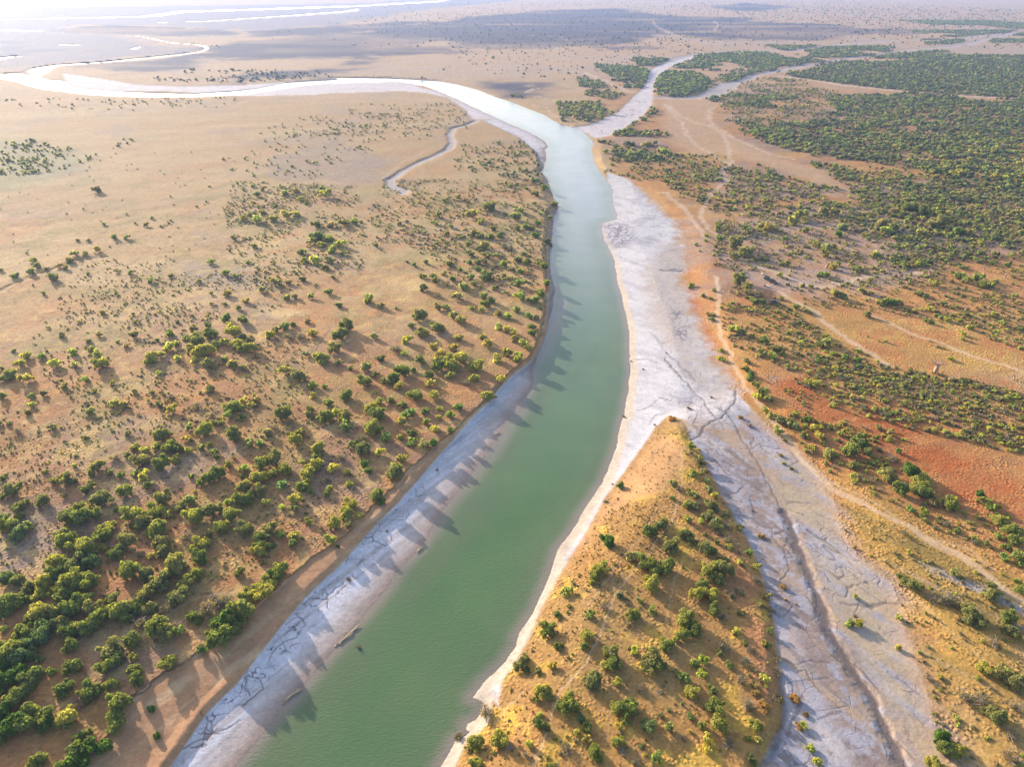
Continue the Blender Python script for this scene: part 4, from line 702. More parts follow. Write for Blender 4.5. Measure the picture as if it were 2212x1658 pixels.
T += rd("""330,290,60,g;340,360,55,g;255,345,35,g;310,410,40,g;250,375,25,g;190,400,30,g;215,440,20,g;325,450,30,g;430,400,90,o;490,450,90,o;430,470,80,o;505,300,70,o;510,330,60,o;640,300,80,o;600,280,60,o;830,220,80,o;780,260,80,o;860,250,70,o;980,200,70,o;1040,200,60,o;1090,290,80,o;870,310,70,o;1065,335,60,d;735,365,50,g;1410,300,80,g;1370,320,80,g;1330,270,80,o;1240,340,50,y;1500,180,90,o;1600,200,90,o;1400,200,70,o;1690,260,90,o;1640,280,80,o;1580,330,80,o;1740,300,70,g;1800,320,80,g;1880,330,80,o;940,390,60,y;1000,420,80,o;990,460,70,y;1040,410,50,o;720,520,45,g;755,515,50,g;705,590,50,y;455,620,90,o;490,660,80,o;560,700,90,s;520,690,70,o;600,750,60,d;550,745,60,o;715,730,45,g;810,785,50,g;880,815,50,o;860,800,40,o;750,645,35,g;845,655,35,y;960,585,50,g;1000,585,50,g;1030,540,70,y;1060,520,50,g;1175,550,50,g;1210,555,30,g;1290,460,60,y;1330,470,50,g;1400,490,60,o;1560,520,70,g;1590,500,50,g;1800,590,80,g;1850,620,70,g;1920,600,80,g;1960,650,80,g;2010,650,60,g;1210,680,55,g;1255,700,50,o;1040,700,70,o;1090,715,60,o;1430,750,70,o;1370,750,80,d;1330,760,60,o;1240,830,60,o;1270,805,25,g;1730,860,60,y;1640,800,60,y;1610,870,45,g;1640,880,40,g;1490,805,40,g;1535,810,40,y;2010,840,50,y;2080,890,60,g;1870,910,50,y;1830,950,50,y;1830,980,40,y;2170,930,50,g;160,650,45,g;150,665,30,g;230,715,40,o;280,730,35,g;300,680,40,g;290,860,45,g;270,830,40,o;300,830,40,o;350,790,30,g;430,920,80,y;480,940,60,o;620,990,70,g;600,1070,70,g;680,1040,80,g;660,1080,70,y;720,1070,60,g;990,1000,70,o;960,1020,60,g;340,1050,50,y;360,1110,45,g;330,1100,40,y;500,1120,50,g;500,1170,60,g;530,1200,60,d;520,1230,50,g;560,1270,60,g;590,1310,80,g;570,1340,70,y;640,1350,70,o;1110,1100,60,g;1190,1115,55,d;1190,1150,40,d;880,1475,60,d;850,1490,40,g;910,1530,60,y;1080,1570,50,y;700,1480,80,o;660,1460,70,o;750,1490,70,o;690,1550,70,o;620,1420,60,y;800,1440,60,y;920,1260,80,y;870,1250,60,y;1560,700,60,o;1600,715,50,o;1700,760,60,o;1660,640,60,y;1120,640,35,g;1030,1070,50,y;770,990,40,g;1980,1320,60,y;1920,1250,50,b;1760,1100,50,y""", 1436.2, 387.9, .3507)
T += rd("""660,40,50,d;680,90,60,g;600,70,60,o;560,60,60,o;640,110,50,o;720,120,50,y;820,120,60,g;900,150,70,g;860,190,70,g;940,200,60,g;760,200,60,o;880,260,60,g;960,240,50,g;1040,300,70,o;1010,290,60,y;1140,290,80,d;1180,310,80,y;1200,320,60,g;1170,350,80,y;1090,370,70,g;1200,390,80,g;1080,190,35,d;1060,220,60,s;1250,430,60,o;1310,440,70,g;1345,420,50,y;1200,470,50,g;1140,460,50,g;1460,390,50,d;1490,430,60,g;1520,450,60,g;1550,510,70,y;1600,560,70,g;1620,600,60,g;1540,580,50,y;1640,680,70,g;1580,685,50,g;1650,715,40,g;1590,640,50,g;1405,520,20,y;1255,548,20,g;1350,560,40,o;970,385,30,g;560,245,40,o;590,270,35,g;1500,860,60,o;1530,850,50,g;1510,810,50,o;1650,840,60,g;1640,800,40,g;1110,790,60,o;1150,815,70,o;1340,750,50,o;1260,870,80,s;1330,880,80,s;1420,950,80,o;1460,980,60,o;1590,970,70,g;1600,1030,60,o;1530,1080,60,s;1480,1200,60,y;1560,1230,80,o;1640,1260,90,o;1550,1430,80,o;1500,1400,60,o;1600,1500,70,s;1270,1520,80,d;1300,1570,80,g;1350,1580,70,y;1250,1640,70,y;1600,1600,80,s;880,865,30,y;860,990,50,g;890,985,50,y;1090,965,40,y;1080,1100,35,y;1400,1330,80,s;1480,1340,60,s;1630,1380,70,s;1220,1240,40,s;1110,570,40,s;1430,610,30,s;870,1150,0,o""", 1436.2, 886.6, .4651)
T = [t for t in T if t[2] > 3]
kept = []
grid = {}
for t in T:                                  # drop places read twice from overlapping views
    key = (int(t[0]//40), int(t[1]//40)); ok = True
    for dx in (-1, 0, 1):
        for dy in (-1, 0, 1):
            for u in grid.get((key[0]+dx, key[1]+dy), ()):
                if math.hypot(u[0]-t[0], u[1]-t[1]) < .28*min(u[2], t[2])+1.2: ok = False
    if ok: kept.append(t); grid.setdefault(key, []).append(t)
T = kept
# ---- scatter zones: (outline, trees per 1000 m2, size range m, colours, clumping)
def zone_pts(poly, dens, clump=.0, cap=9000, seed=0):
    W = unproj(np.asarray(poly, float))[:, :2]; lo, hi = W.min(0), W.max(0)
    n = int(min((hi-lo).prod()*dens/1000, 160000)); r = np.random.default_rng(seed)
    p = lo+(hi-lo)*r.random((n, 2)); D, _ = proj(np.concatenate([p, np.zeros((n, 1))], 1))
    s = sdpoly(D, p, poly, 5)
    k = s > -2+(4+.018*np.maximum(p[:, 1]-150, 0))*fbm(p, 20+.04*float(p[:, 1].mean()), 77)
    if clump: k &= r.random(n) < np.clip(.62+clump*fbm(p, 22, seed+9)*1.3, 0, 1)*1.0
    D = D[k]
    if len(D) > cap: print('cap', seed, len(D), cap); D = D[r.choice(len(D), cap, replace=False)]
    return D
ZONES = [
 (C3((720,455),(900,412),(1000,375),(1400,378),(1800,360),(2300,335),(2500,335),(2500,640),(2140,600),(1700,575),(1200,535),(1000,510),(740,472)), 95, (3.5, 7.5), 'ffbffo', .6, 15000),
 (C3((1060,585),(1500,610),(2140,625),(2500,640),(2500,1250),(2212,1230),(1900,1130),(1600,1060),(1300,1010),(1000,930),(760,870),(620,840),(900,740),(1050,690),(1000,620)), 105, (3.2, 6.5), 'fofgbfs', .8, 17000),
 (C3((1400,900),(2212,860),(2500,900),(2500,1106),(1800,1100),(1500,1000)), 30, (3.5, 6), 'yyg', 0.8, 2500),
 (C3((430,740),(620,780),(900,880),(1000,940),(900,960),(700,900),(470,820)), 60, (3.5, 7), 'gfo', 0.5, 1500),
 (C3((420,540),(700,480),(1060,560),(1000,740),(620,800),(420,700),(300,700),(330,620)), 50, (2.2, 5), 'oogfs', 0.9, 4500),
 (C3((1120,1000),(1300,1030),(1700,1080),(2300,1160),(2400,1600),(2000,1500),(1600,1350),(1200,1200),(1000,1050)), 60, (2.2, 4.5), 'oogfs', 0.9, 4000),
 (C6((0,-60),(400,-90),(700,-20),(1100,60),(1500,60),(2300,100),(2400,420),(1900,400),(1500,330),(1100,240),(700,150),(300,200),(60,100)), 95, (2, 4.6), 'oofgsy', .9, 6500),
 (C6((1300,90),(2300,80),(2400,560),(1700,480),(1250,400),(1100,250)), 90, (2.2, 5), 'foogs', 0.8, 5000),
 (C6((400,200),(1300,250),(2300,480),(2400,1100),(1800,900),(1300,780),(900,800),(400,700),(300,350)), 190, (.9, 3.2), 'oyogsys', .9, 8000),
 (C6((330,760),(700,780),(900,900),(1100,1030),(1350,1150),(1300,1240),(1000,1180),(800,1180),(500,1080),(400,1000)), 330, (1.3, 3.0), 'oysssg', .7, 5000),
 (C6((900,1180),(1250,1150),(1600,1200),(2300,1350),(2450,1800),(2212,1700),(1900,1620),(1500,1540),(1250,1430),(1000,1320),(800,1240)), 560, (1.5, 3.1), 'yoysos', .45, 7000),
 (C6((620,1240),(800,1300),(1250,1480),(1500,1620),(1400,1640),(1100,1560),(800,1420)), 260, (1, 2.8), 'oysyo', .9, 1500),
 (BR((450,0),(560,20),(700,80),(900,110),(1050,240),(1250,330),(1420,420),(1600,480),(1668,560),(1668,740),(1500,640),(1300,560),(1100,470),(950,380),(760,280),(600,160)), 190, (1.4, 3.0), 'oogysy', .6, 2600),
 (BR((830,560),(1100,560),(1400,680),(1668,820),(1700,1680),(1250,1680),(1200,1300),(1000,900)), 150, (.6, 2.0), 'oossyy', 1.0, 2600),
 (BM((1250,600),(1600,500),(1668,1658),(600,1658),(900,1150)), 150, (.5, 1.6), 'yossoy', .9, 2600),
 (C2((500,650),(720,640),(860,700),(700,760),(560,830),(300,800),(0,860),(-100,800),(200,700)), 24, (2, 4), 'oog', 0.9, 900),
 (C2((-450,800),(-100,700),(200,760),(350,860),(100,1000),(-150,1106),(-600,1106)), 12, (2, 4), 'oog', 0.9, 900),
 (C2((740,1000),(900,900),(1000,870),(1200,860),(1250,920),(1290,1106),(1240,1130),(720,1060)), 34, (2, 4.5), 'oggf', 0.8, 1200),
 (C5((300,0),(1300,0),(1330,300),(1300,700),(900,700),(500,420),(200,250)), 130, (.9, 2.8), 'oosys', 1.1, 5500),
 (C4((1400,0),(2212,40),(2212,560),(1700,700),(1400,420)), 150, (.9, 2.6), 'oyos', 1.1, 6000),
 (C4((0,-150),(1200,-180),(1500,200),(1200,800),(600,900),(0,650)), 3, (1, 2.2), 'o', 0.8, 700),
 (C1((0,880),(200,860),(420,910),(530,1000),(400,1050),(0,1090),(-300,1050)), 28, (2.5, 5), 'oyo', 0.8, 900),
 (C1((0,600),(700,610),(1400,600),(1400,640),(700,680),(100,660)), 6, (3, 5), 'o', 0.8, 400),
 (C1((1300,470),(1700,430),(2100,440),(2100,470),(1500,510),(1100,505),(950,480)), 7, (3.5, 7), 'f', 0.9, 500),
 (C4((500,500),(1500,560),(1900,1000),(1800,1500),(600,1500),(200,1000)), 180, (.6, 1.9), 'oyss', 1.1, 9000),
 (BL((0,0),(1668,0),(1600,560),(900,800),(500,900),(0,700)), 190, (.5, 1.6), 'oyss', 1.0, 5000),
 (BL((0,850),(900,700),(1300,760),(600,1300),(200,1658),(0,1658)), 20, (0.5, 1.1), 'oys', 0.7, 500),
 (C2((700,300),(2212,200),(2212,340),(1400,500),(900,470)), 1.5, (3, 6), 'f', .9, 1200), (C3((-2000,100),(1000,0),(2212,60),(2212,230),(-1300,300)), 3, (3.5, 8), 'f', .9, 4000),
 (C3((900,40),(2212,60),(2212,200),(1500,240),(1000,200)), 1.2, (5, 9), 'f', 0.9, 900),
]
for q_ in (C2((1490,480),(1560,460),(1650,500),(1690,545),(1600,550),(1510,520)), C2((1630,430),(1750,398),(1880,410),(1950,440),(1950,490),(1900,550),(1830,530),(1720,480)), C2((1850,380),(1990,350),(2040,365),(2030,392),(1880,405)),
           C2((1980,470),(2040,430),(2212,440),(2212,600),(2100,602),(1970,590)), C3((0,440),(180,460),(290,490),(260,570),(100,595),(0,600)), C3((50,400),(180,342),(330,338),(360,400),(200,415),(60,420)), C3((350,325),(620,320),(750,360),(740,410),(600,430),(500,420),(380,390)),
           C3((850,305),(1000,290),(1420,278),(1420,298),(1150,312),(1280,345),(1000,360),(870,350)), C3((1580,262),(1830,242),(1860,262),(1620,278)), C3((1980,252),(2212,240),(2260,262),(2000,266)), C3((1700,222),(2000,190),(2120,185),(2100,200),(1850,226)), C3((2080,155),(2260,150),(2260,176),(2100,172)), C3((1400,330),(1700,310),(1790,315),(1450,345)), C3((1640,150),(2000,125),(2040,150),(1850,155)),
           C2((1540,560),(1660,560),(1790,575),(1700,610),(1550,582)), C2((1370,630),(1500,640),(1660,670),(1660,710),(1560,750),(1440,740),(1380,690)), C2((1050,585),(1200,575),(1180,608),(1070,603)), C3((330,460),(500,440),(640,430),(600,455),(400,500),(340,490)),
           C2((1700,830),(1860,740),(1960,660),(1990,680),(1900,760),(1760,840)), C2((1640,865),(1720,870),(1740,900),(1640,890)), C2((1740,880),(1900,880),(2040,890),(2060,920),(1880,960),(1850,1000),(1700,995),(1690,940))):
    ZONES.append((q_, 60 if np.mean([p[1] for p in q_]) < 200 else 55, (4, 8), 'ffbg' if np.mean([p[1] for p in q_]) < 200 else 'gof', .75, 3000))
ZONES.append(([(1480,960),(1520,985),(1575,1090),(1650,1240),(1675,1400),(1680,1520),(1600,1500),(1600,1330),(1540,1180),(1470,1040)], 110, (1, 2.8), 'oosysg', .8, 600))
ZONES.append((C2((1640,1010),(1900,960),(2212,950),(2400,960),(2400,1130),(1700,1110)), 50, (2.4, 5), 'oogf', .9, 2200))
ZD, ZS, ZC = [], [], []
for zi, (poly, dens, sz, cols, cl, cap) in enumerate(ZONES):
    D = zone_pts(poly, dens, cl, cap, 500+zi); r = np.random.default_rng(900+zi); n = len(D)
    ZD.append(D); ZS.append(r.uniform(*sz, n)*np.where(r.random(n) < .2, 1.25, .9)); ZC += list(r.choice(list(cols), n))
ZD = np.concatenate(ZD); ZS = np.concatenate(ZS); ZC = np.array(ZC)
zf = fields(ZD)
bad = (zf['water'] > -1.5) | (zf['mr'] > -1) | (zf['ml'] > -.5) | (zf['ck'] > 0) | (zf['bars'] > 0) | (zf['th'] > 0) | (zf['bl'] > -.5) | (zf['trk'] > .3)
bad |= (sdpoly(ZD, zf['P'], POINTSAND, 5) > -1) | (sdpoly(ZD, zf['P'], C6((480,560),(720,600),(780,740),(620,730),(520,640)), 5) > 0)
ok = ~bad; ZD, ZS, ZC, ZH = ZD[ok], ZS[ok], ZC[ok], zf['H'][ok]
# explicit trees: metres
TD = np.array([(t[0], t[1]) for t in T]); tf = fields(np.array([(t[0], t[1]+t[2]*.22) for t in T])); TH = tf['H']
dep = (HCAM)/(sp+(TD[:, 1]-CY)/F_PX*cp); TS = np.array([t[2] for t in T])*dep/F_PX*np.interp(TD[:, 1], [500, 700, 1050, 1250], [1.25, 1.24, 1.28, 1.34])
TDb = np.array([(t[0], t[1]+t[2]*.22) for t in T])
ALLD = np.concatenate([TDb, ZD]); ALLS = np.concatenate([TS, ZS]); ALLH = np.concatenate([TH, ZH]); ALLC = np.concatenate([np.array([t[3] for t in T]), ZC])
PXS = ALLS*F_PX*(sp+(ALLD[:, 1]-CY)/F_PX*cp)/HCAM
isexp = np.arange(len(ALLD)) < len(TDb)
inframe = (ALLD[:, 0] > 5) & (ALLD[:, 0] < 2207) & (ALLD[:, 1] > 5) & (ALLD[:, 1] < 1665)
kind_shrub = (ALLC == 's') | (ALLC == 't') | ((ALLS < 2.2))
order = np.argsort(-PXS*inframe)
SPLIT = []
for shr in (False, True):
    SPLIT += [i for i in order if kind_shrub[i] == shr and inframe[i]][:(296 if not shr else 240)]
SPLIT = np.array(SPLIT)
WORLD = unproj(ALLD, ALLH)
# ------------------------------------------------------------------ individual trees and shrubs
def zone_of(D, f, i):
    x, y = D
    if f['ck'][i] > 0: return 'on the dried creek bed'
    if f['mr'][i] > 0 or f['ml'][i] > 0: return 'on the pale mud'
    if f['bl'][i] > -.2: return 'on the bare brown bank'
    left = x < np.interp(y, [300, 450, 700, 850, 1000, 1250, 1450, 1658], [1170, 1200, 1190, 1140, 1040, 850, 690, 500])
    if left: return 'on the left bank'
    if f['pt'][i] > -3: return 'on the golden point'
    return 'on the right bank'
sf_ = fields(ALLD[SPLIT]); sf_['pt'] = sdpoly(ALLD[SPLIT], sf_['P'], POINT, 10)
used = set()
def pos_words(D):
    x, y = D[0]/22.12, D[1]/16.58
    return x, y
def unique_label(head, zone, D):
    x, y = pos_words(D)
    for nd in (0, 1, 2):
        s = f"{head} {zone}, {x:.{nd}f} percent across and {y:.{nd}f} percent down"
        if s not in used: used.add(s); return s
    used.add(s); return s
GROUPS = {'on the left bank': 'left bank', 'on the golden point': 'golden point', 'on the right bank': 'right bank', 'on the dried creek bed': 'creek bed', 'on the pale mud': 'pale mud', 'on the bare brown bank': 'brown bank'}
rr = random.Random(5)
for j, i in enumerate(SPLIT):
    D, s, c = ALLD[i], ALLS[i], ALLC[i]; z = zone_of(D, sf_, j)
    near = sf_['water'][j] > -14 and s > 1
    shrub = bool(kind_shrub[i])
    nm = 'shrub' if shrub else 'tree'
    size = 'small' if s < (1.6 if shrub else 3) else ('large' if s > (3.4 if shrub else 5) else 'round')
    cn = {'s': 'grey', 't': 'tan'}.get(c, LEAFNAME[c])
    head = f"{size} {cn} {nm}"
    o = bpy.data.objects.new(nm, None); COL.objects.link(o); o.empty_display_size = .5
    o.location = WORLD[i]-np.array([0, 0, .03]); o.rotation_euler = (0, 0, rr.uniform(0, 6.28))
    r_ = s/2; hz = r_*rr.uniform(1.15, 1.55) if not shrub else r_*rr.uniform(.85, 1.15)
    if c == 's':
        k = rr.randrange(4); o.scale = (r_, r_, hz)
        link('crown', SPARSE_MESH[k], o); link('branch', SPARSE[k][1], o)
    else:
        k = rr.randrange(NPROTO); o.scale = (r_*1.08, r_*1.08, hz)
        link('crown', crown_mesh(k, c), o); link('trunk', PROTO[f'trunk{k}'], o)
    lab = unique_label(head, z, D)
    o['label'] = lab; o['category'] = nm; o['group'] = f"{nm}s {'of the' if 'point' in z else 'on the'} {GROUPS[z]}"
# ------------------------------------------------------------------ the rest of the woodland: one object each
LOD = []
for i in range(6):
    r = np.random.default_rng(700+i)
    hi_ = crown(r, 6, 170, hgt=.7, leaf=.16, spread=.6, core=.85, sub=1)
    lo_ = crown(r, 3, 26, hgt=.72, leaf=.26, spread=.45, core=1.15, sub=1)
    LOD.append((hi_, lo_))
def mass(name, idx, label, zscale, kindcat):
    Vs, F3, F4, Cs, off = [], [], [], [], 0
    r = np.random.default_rng(11)
    hi = PXS[idx] > 13
    for lod, sel in ((0, idx[hi]), (1, idx[~hi])):
        var = r.integers(0, 6, len(sel))
        for v in range(6):
            s = sel[var == v]
            if not len(s): continue
            (V, Fl) = LOD[v][lod]; n = len(s); a = r.uniform(0, 6.28, n); ca, sa = np.cos(a), np.sin(a)
            rad = ALLS[s]/2*1.12; hz = rad*r.uniform(.85, 1.25, n)*zscale
            X = V[None, :, 0]*rad[:, None]; Yv = V[None, :, 1]*rad[:, None]; Z = V[None, :, 2]*hz[:, None]
            W = np.stack([X*ca[:, None]-Yv*sa[:, None], X*sa[:, None]+Yv*ca[:, None], Z-.05], -1)+WORLD[s][:, None, :]
            Vs.append(W.reshape(-1, 3))
            base = np.array([LEAFCOL[c] for c in ALLC[s]])*r.uniform(.85, 1.35, (n, 1))*np.where(ALLC[s] == 'f', .95, 1.0)[:, None]*np.array([1, 1, 1])*(1+r.uniform(-.12, .12, (n, 3)))
            Cs.append(np.repeat(base, len(V), 0))
            o_ = (np.arange(n)*len(V)+off)[:, None, None]
            for F in Fl: (F3 if F.shape[1] == 3 else F4).append((F[None]+o_).reshape(-1, F.shape[1]))
            off += n*len(V)
    if not Vs: return
    me = mesh_np(name, np.concatenate(Vs), [np.concatenate(x) for x in (F3, F4) if x], M_MASS)
    a = me.attributes.new('tint', 'FLOAT_COLOR', 'POINT'); C = np.concatenate(Cs); a.data.foreach_set('color', np.concatenate([C, np.ones((len(C), 1))], 1).astype(np.float32).ravel())
    link(name, me, kind='stuff', label=label)
rest = np.ones(len(ALLD), bool); rest[SPLIT] = False
mass('woodland', np.where(rest & ~kind_shrub)[0], 'far and scattered savanna trees and the dark forest on the right', 1.0, 't')
mass('scrub', np.where(rest & kind_shrub)[0], 'low scattered scrub bushes across the dry plains', .9, 's')
# ------------------------------------------------------------------ golden grass tussocks
def tussocks(name, polys, dens, cols, label, size=(.16, .46)):
    r = np.random.default_rng(33); Ds = []
    for pi, (q_, dn) in enumerate(zip(polys, dens)): Ds.append(zone_pts(q_, dn, .9, 16000, 1500+pi))
    D = np.concatenate(Ds); f = fields(D)
    ok = (f['water'] < -2) & (f['mr'] < -1) & (f['ck'] < -.5) & (f['ml'] < -1) & (f['bl'] < -.5) & (f['trk'] < .25)
    D = D[ok]; H = f['H'][ok]; W = unproj(D, H); n = len(D)
    V, Fl = crown(np.random.default_rng(5), 2, 14, hgt=.75, leaf=.5, spread=.3, core=.9, sub=1); 
    a = r.uniform(0, 6.28, n); s = r.uniform(*size, n); ca, sa = np.cos(a), np.sin(a)
    X = V[None, :, 0]*s[:, None]; Y_ = V[None, :, 1]*s[:, None]*r.uniform(.7, 1.2, (n, 1)); Z = V[None, :, 2]*s[:, None]*r.uniform(.6, 1.0, (n, 1))
    P_ = np.stack([X*ca[:, None]-Y_*sa[:, None], X*sa[:, None]+Y_*ca[:, None], Z-.03], -1)+W[:, None, :]
    fs = [ (F[None]+(np.arange(n)*len(V))[:, None, None]).reshape(-1, F.shape[1]) for F in Fl]
    me = mesh_np(name, P_.reshape(-1, 3), fs, M_MASS)
    base = np.array(cols)[r.integers(0, len(cols), n)]*r.uniform(.8, 1.2, (n, 1)); C = np.repeat(base, len(V), 0)
    at = me.attributes.new('tint', 'FLOAT_COLOR', 'POINT'); at.data.foreach_set('color', np.concatenate([C, np.ones((len(C), 1))], 1).astype(np.float32).ravel())
    link(name, me, kind='stuff', label=label)
tussocks('grass_tussocks', [POINT[:12]+[(1600,1700),(900,1700)]+POINT[14:], BM((1230,540),(1480,430),(1560,640),(1440,760),(1200,800),(1100,860),(1180,650)), BL((0,150),(300,180),(760,380),(1668,120),(1668,560),(1000,800),(0,900)), GOLD_BR], [330, 1100, 420, 260],
         [(.46, .28, .11), (.54, .36, .15), (.40, .25, .11), (.34, .23, .12)], 'golden dry grass tussocks on the point and the banks')
# ------------------------------------------------------------------ boabs, dead trees, driftwood
def place(D, dz=0.0):
    f = fields(np.array([D], float)); return unproj(np.array([D], float), f['H'])[0]+np.array([0, 0, dz])
def depth_at(D): return HCAM/(sp+(D[1]-CY)/F_PX*cp)
BOABS = [  # x, y, height px in view 6, label
 (1665,1190,75,'thick pink trunked boab with bare crown on the golden grass at right'), (1760,1248,36,'thin leaning boab just right of the thickest boab'), (2150,1235,34,'grey boab near the right edge, above the dense yellow-green woodland'),
 (1852,812,34,'dark leaning boab in the open grass below the dark green clump'), (2105,775,26,'small boab near the right edge beyond the leaning dark boab'), (1632,600,46,'tall pale boab at the left end of the dark green clump'),
 (1720,560,26,'short boab just behind the tall pale boab'), (1475,605,34,'boab with forked top at the end of the pale clearing'), (1757,572,24,'slim boab between the tall pale boab and the dark green clump'),
 (1965,560,26,'small boab behind the dark green clump'), (2093,605,28,'pink boab right of the dark green clump, near the right edge'), (1703,625,22,'tiny boab in front of the tall pale boab'), (1940,730,28,'slender boab in the grass right of the clearing'),
 (1380,570,26,'squat boab on the far edge of the pale clearing'), (830,1225,26,'white stump-like boab at the top of the red earth'), (572,462,56,'big pale boab with spreading bare crown left of the parked vehicles'), (436,325,44,'purple trunked boab on the sand near the mudflat edge'),
 (690,222,44,'boab with red trunk standing behind the olive thicket'), (905,345,36,'dark boab among the trees beyond the parked vehicles'), (2155,200,34,'boab in the far right woodland, below the green forest'), (1690,62,26,'boab at the foot of the far green forest'), (995,545,40,'pale forked boab behind the green tree beyond the vehicles')]
bo = [boab_meshes(np.random.default_rng(40+i)) for i in range(4)]
BT = [mesh_np('trunk', b[0][0], b[0][1], M_BOAB, True) for b in bo]; BB = [mesh_np('branches', *b[1], M_BOAB, True) for b in bo]
for n_, (x, y, h, lab) in enumerate(BOABS):
    D = C6((x, y))[0]; s = h*.3507*depth_at(D)/F_PX*1.25
    o = bpy.data.objects.new('boab_tree', None); COL.objects.link(o); o.location = place(D); o.scale = (s*.95, s*.95, s); o.rotation_euler = (0, 0, n_*1.7)
    o['label'] = lab; o['category'] = 'boab'; o['group'] = 'boab trees on the right bank'
    link('trunk', BT[n_ % 4], o); link('branch', BB[n_ % 4], o)
DM = [mesh_np('dead_branches', *dead_mesh(np.random.default_rng(60+i), 14, .6), M_DEAD, True) for i in range(4)]
for n_, (x, y, w, ox, oy, k, lab) in enumerate([
    (680,1500,140,942,1270,K,'fallen purple-grey dead tree at the bottom of the golden point, nearest the river'), (1730,1520,150,942,1270,K,'star shaped bare white dead tree at the bottom of the golden point'),
    (1050,1440,110,1329.9,1270,K,'bleached dead tree among yellow shrubs near the creek edge'), (400,975,80,1329.9,1270,K,'small fallen dead tree in a bare patch of the point'), (1740,1310,110,1329.9,1270,K,'bare dead tree lying on the creek bed beside a yellow bush'),
    (1500,450,50,1436.2,886.6,.4651,'pale dead tree at the lower edge of the red earth'), (1600,580,70,1436.2,886.6,.4651,'white limbed bare tree inside the green trees by the right edge'), (1300,880,70,1436.2,886.6,.4651,'grey dead tree in the sparse lower right grass'),
    (1440,1000,60,1436.2,886.6,.4651,'twisted dead tree behind the lower right olive shrubs'), (1470,1360,70,1436.2,886.6,.4651,'bare fallen tree in the bottom right golden grass'), (1300,320,110,0,1270,K,'ash grey dead bush in a gap of the left clump'), (700,1050,90,0,1270,K,'grey leafless bush near the lower left corner clump'),
    (1720,1170,90,0,886.6,K,'brown leafless bush on the left bank between rows of trees')]):
    D = (ox+x*k, oy+y*k); s = w*k/2*depth_at(D)/F_PX
    o = link('dead_tree', DM[n_ % 4], label=lab, category='dead tree', group='dead trees'); o.location = place(D); o.scale = (s, s, s*.8); o.rotation_euler = (0, 0, n_*2.1)
RM = []
for i in range(3):
    r = np.random.default_rng(80+i); a = dead_mesh(r, 22, .7); b = ICO2[0]*(1+.5*(r.random((len(ICO2[0]), 1))-.5))*[.42, .36, .3]+[0, 0, .2]
    RM.append(mesh_np('driftwood', *join([(a[0], a[1][0]) if len(a[1]) == 1 else (a[0], a[1][0]), (b, ICO2[1])]), M_DRIFT))
for n_, (x, y, w, ox, oy, k, lab) in enumerate([
    (1620,790,40,0,886.6,.4651,'red-brown root ball lying on the pale left mud beach'), (480,280,26,720.3,886.6,.4651,'dark snag on the upper left beach, between two sunlit strips'), (250,565,26,720.3,886.6,.4651,'small dark snag in the middle of the left beach'), (290,465,14,720.3,886.6,.4651,'tiny dark snag where the left beach meets the bank'),
    (120,1105,36,720.3,886.6,.4651,'dark snag sticking out of the green water near the left shore'), (1348,32,24,720.3,886.6,.4651,'brown driftwood at the water edge of the white mudflat, below the bend'), (1295,345,18,720.3,886.6,.4651,'driftwood at the mud edge left of the dark bush'), (1262,428,30,720.3,886.6,.4651,'driftwood log with a small bush at the edge of the white strip'),
    (1832,1122,20,720.3,387.9,.3507,'brown snag on the water edge, middle of the white mudflat'), (1907,1172,24,720.3,387.9,.3507,'short log on the smooth white mudflat'), (2048,1072,18,720.3,387.9,.3507,'red-brown clump on the mudflat by the drainage line'), (1770,482,14,720.3,387.9,.3507,'dark snag below the dark debris patch'),
    (1975,232,14,720.3,387.9,.3507,'tiny dark snag high on the upper mudflat'), (287,1345,34,1436.2,387.9,.3507,'dark red clump with a shadow above the three-way drain'), (145,1412,34,1436.2,387.9,.3507,'red and orange clump left of the three-way drain'), (1570,45,50,720.3,886.6,.4651,'reddish scrubby mound on the mud near the tip of the point'),
    (1490,70,22,720.3,886.6,.4651,'red twiggy clump on the cracked mud above the point'), (350,35,34,1436.2,886.6,.4651,'tan clump in the upper creek bed'), (392,75,40,1436.2,886.6,.4651,'olive and red clump in the creek bed, second from its top'), (408,470,26,1436.2,886.6,.4651,'dark red clump alone on the pale creek mud'),
    (535,212,32,1436.2,886.6,.4651,'orange clump beside the pair of bushes in the creek bed'), (450,590,44,1436.2,886.6,.4651,'orange mound in the bend of the thin drain'), (550,830,44,1436.2,886.6,.4651,'tall orange mound on the left creek mud'), (560,885,20,1436.2,886.6,.4651,'small orange mound just below the tall one'),
    (610,905,16,1436.2,886.6,.4651,'tiny dark clump right of the orange mounds'), (880,960,40,1436.2,886.6,.4651,'brown clump behind the bush with the long shadow'), (605,1345,70,1436.2,886.6,.4651,'wide orange grassy mound in the lower creek bed'), (655,1420,40,1436.2,886.6,.4651,'narrow orange mound below the wide one'), (620,1475,50,1436.2,886.6,.4651,'orange mound beside the fallen dead tree')]):
    D = (ox+x*k, oy+y*k); s = w*k/2*depth_at(D)/F_PX
    f = fields(np.array([D])); lv = max(f['H'][0], water_level(f['P'][0, 1]) if f['water'][0] > 0 else -99)
    P_ = unproj(np.array([D]), np.array([lv]))[0]
    mound = 'mound' in lab or 'orange' in lab or 'tan clump' in lab
    if mound:
        o = link('grass_mound', crown_mesh(n_ % NPROTO, 't'), label=lab, category='grass mound', group='mounds and clumps on the mud')
    else:
        o = link('driftwood', RM[n_ % 3], label=lab, category='driftwood', group='driftwood and snags on the mud')
    o.location = P_; o.scale = (s, s, s*(.9 if not mound else .8)); o.rotation_euler = (0, 0, n_*1.3)
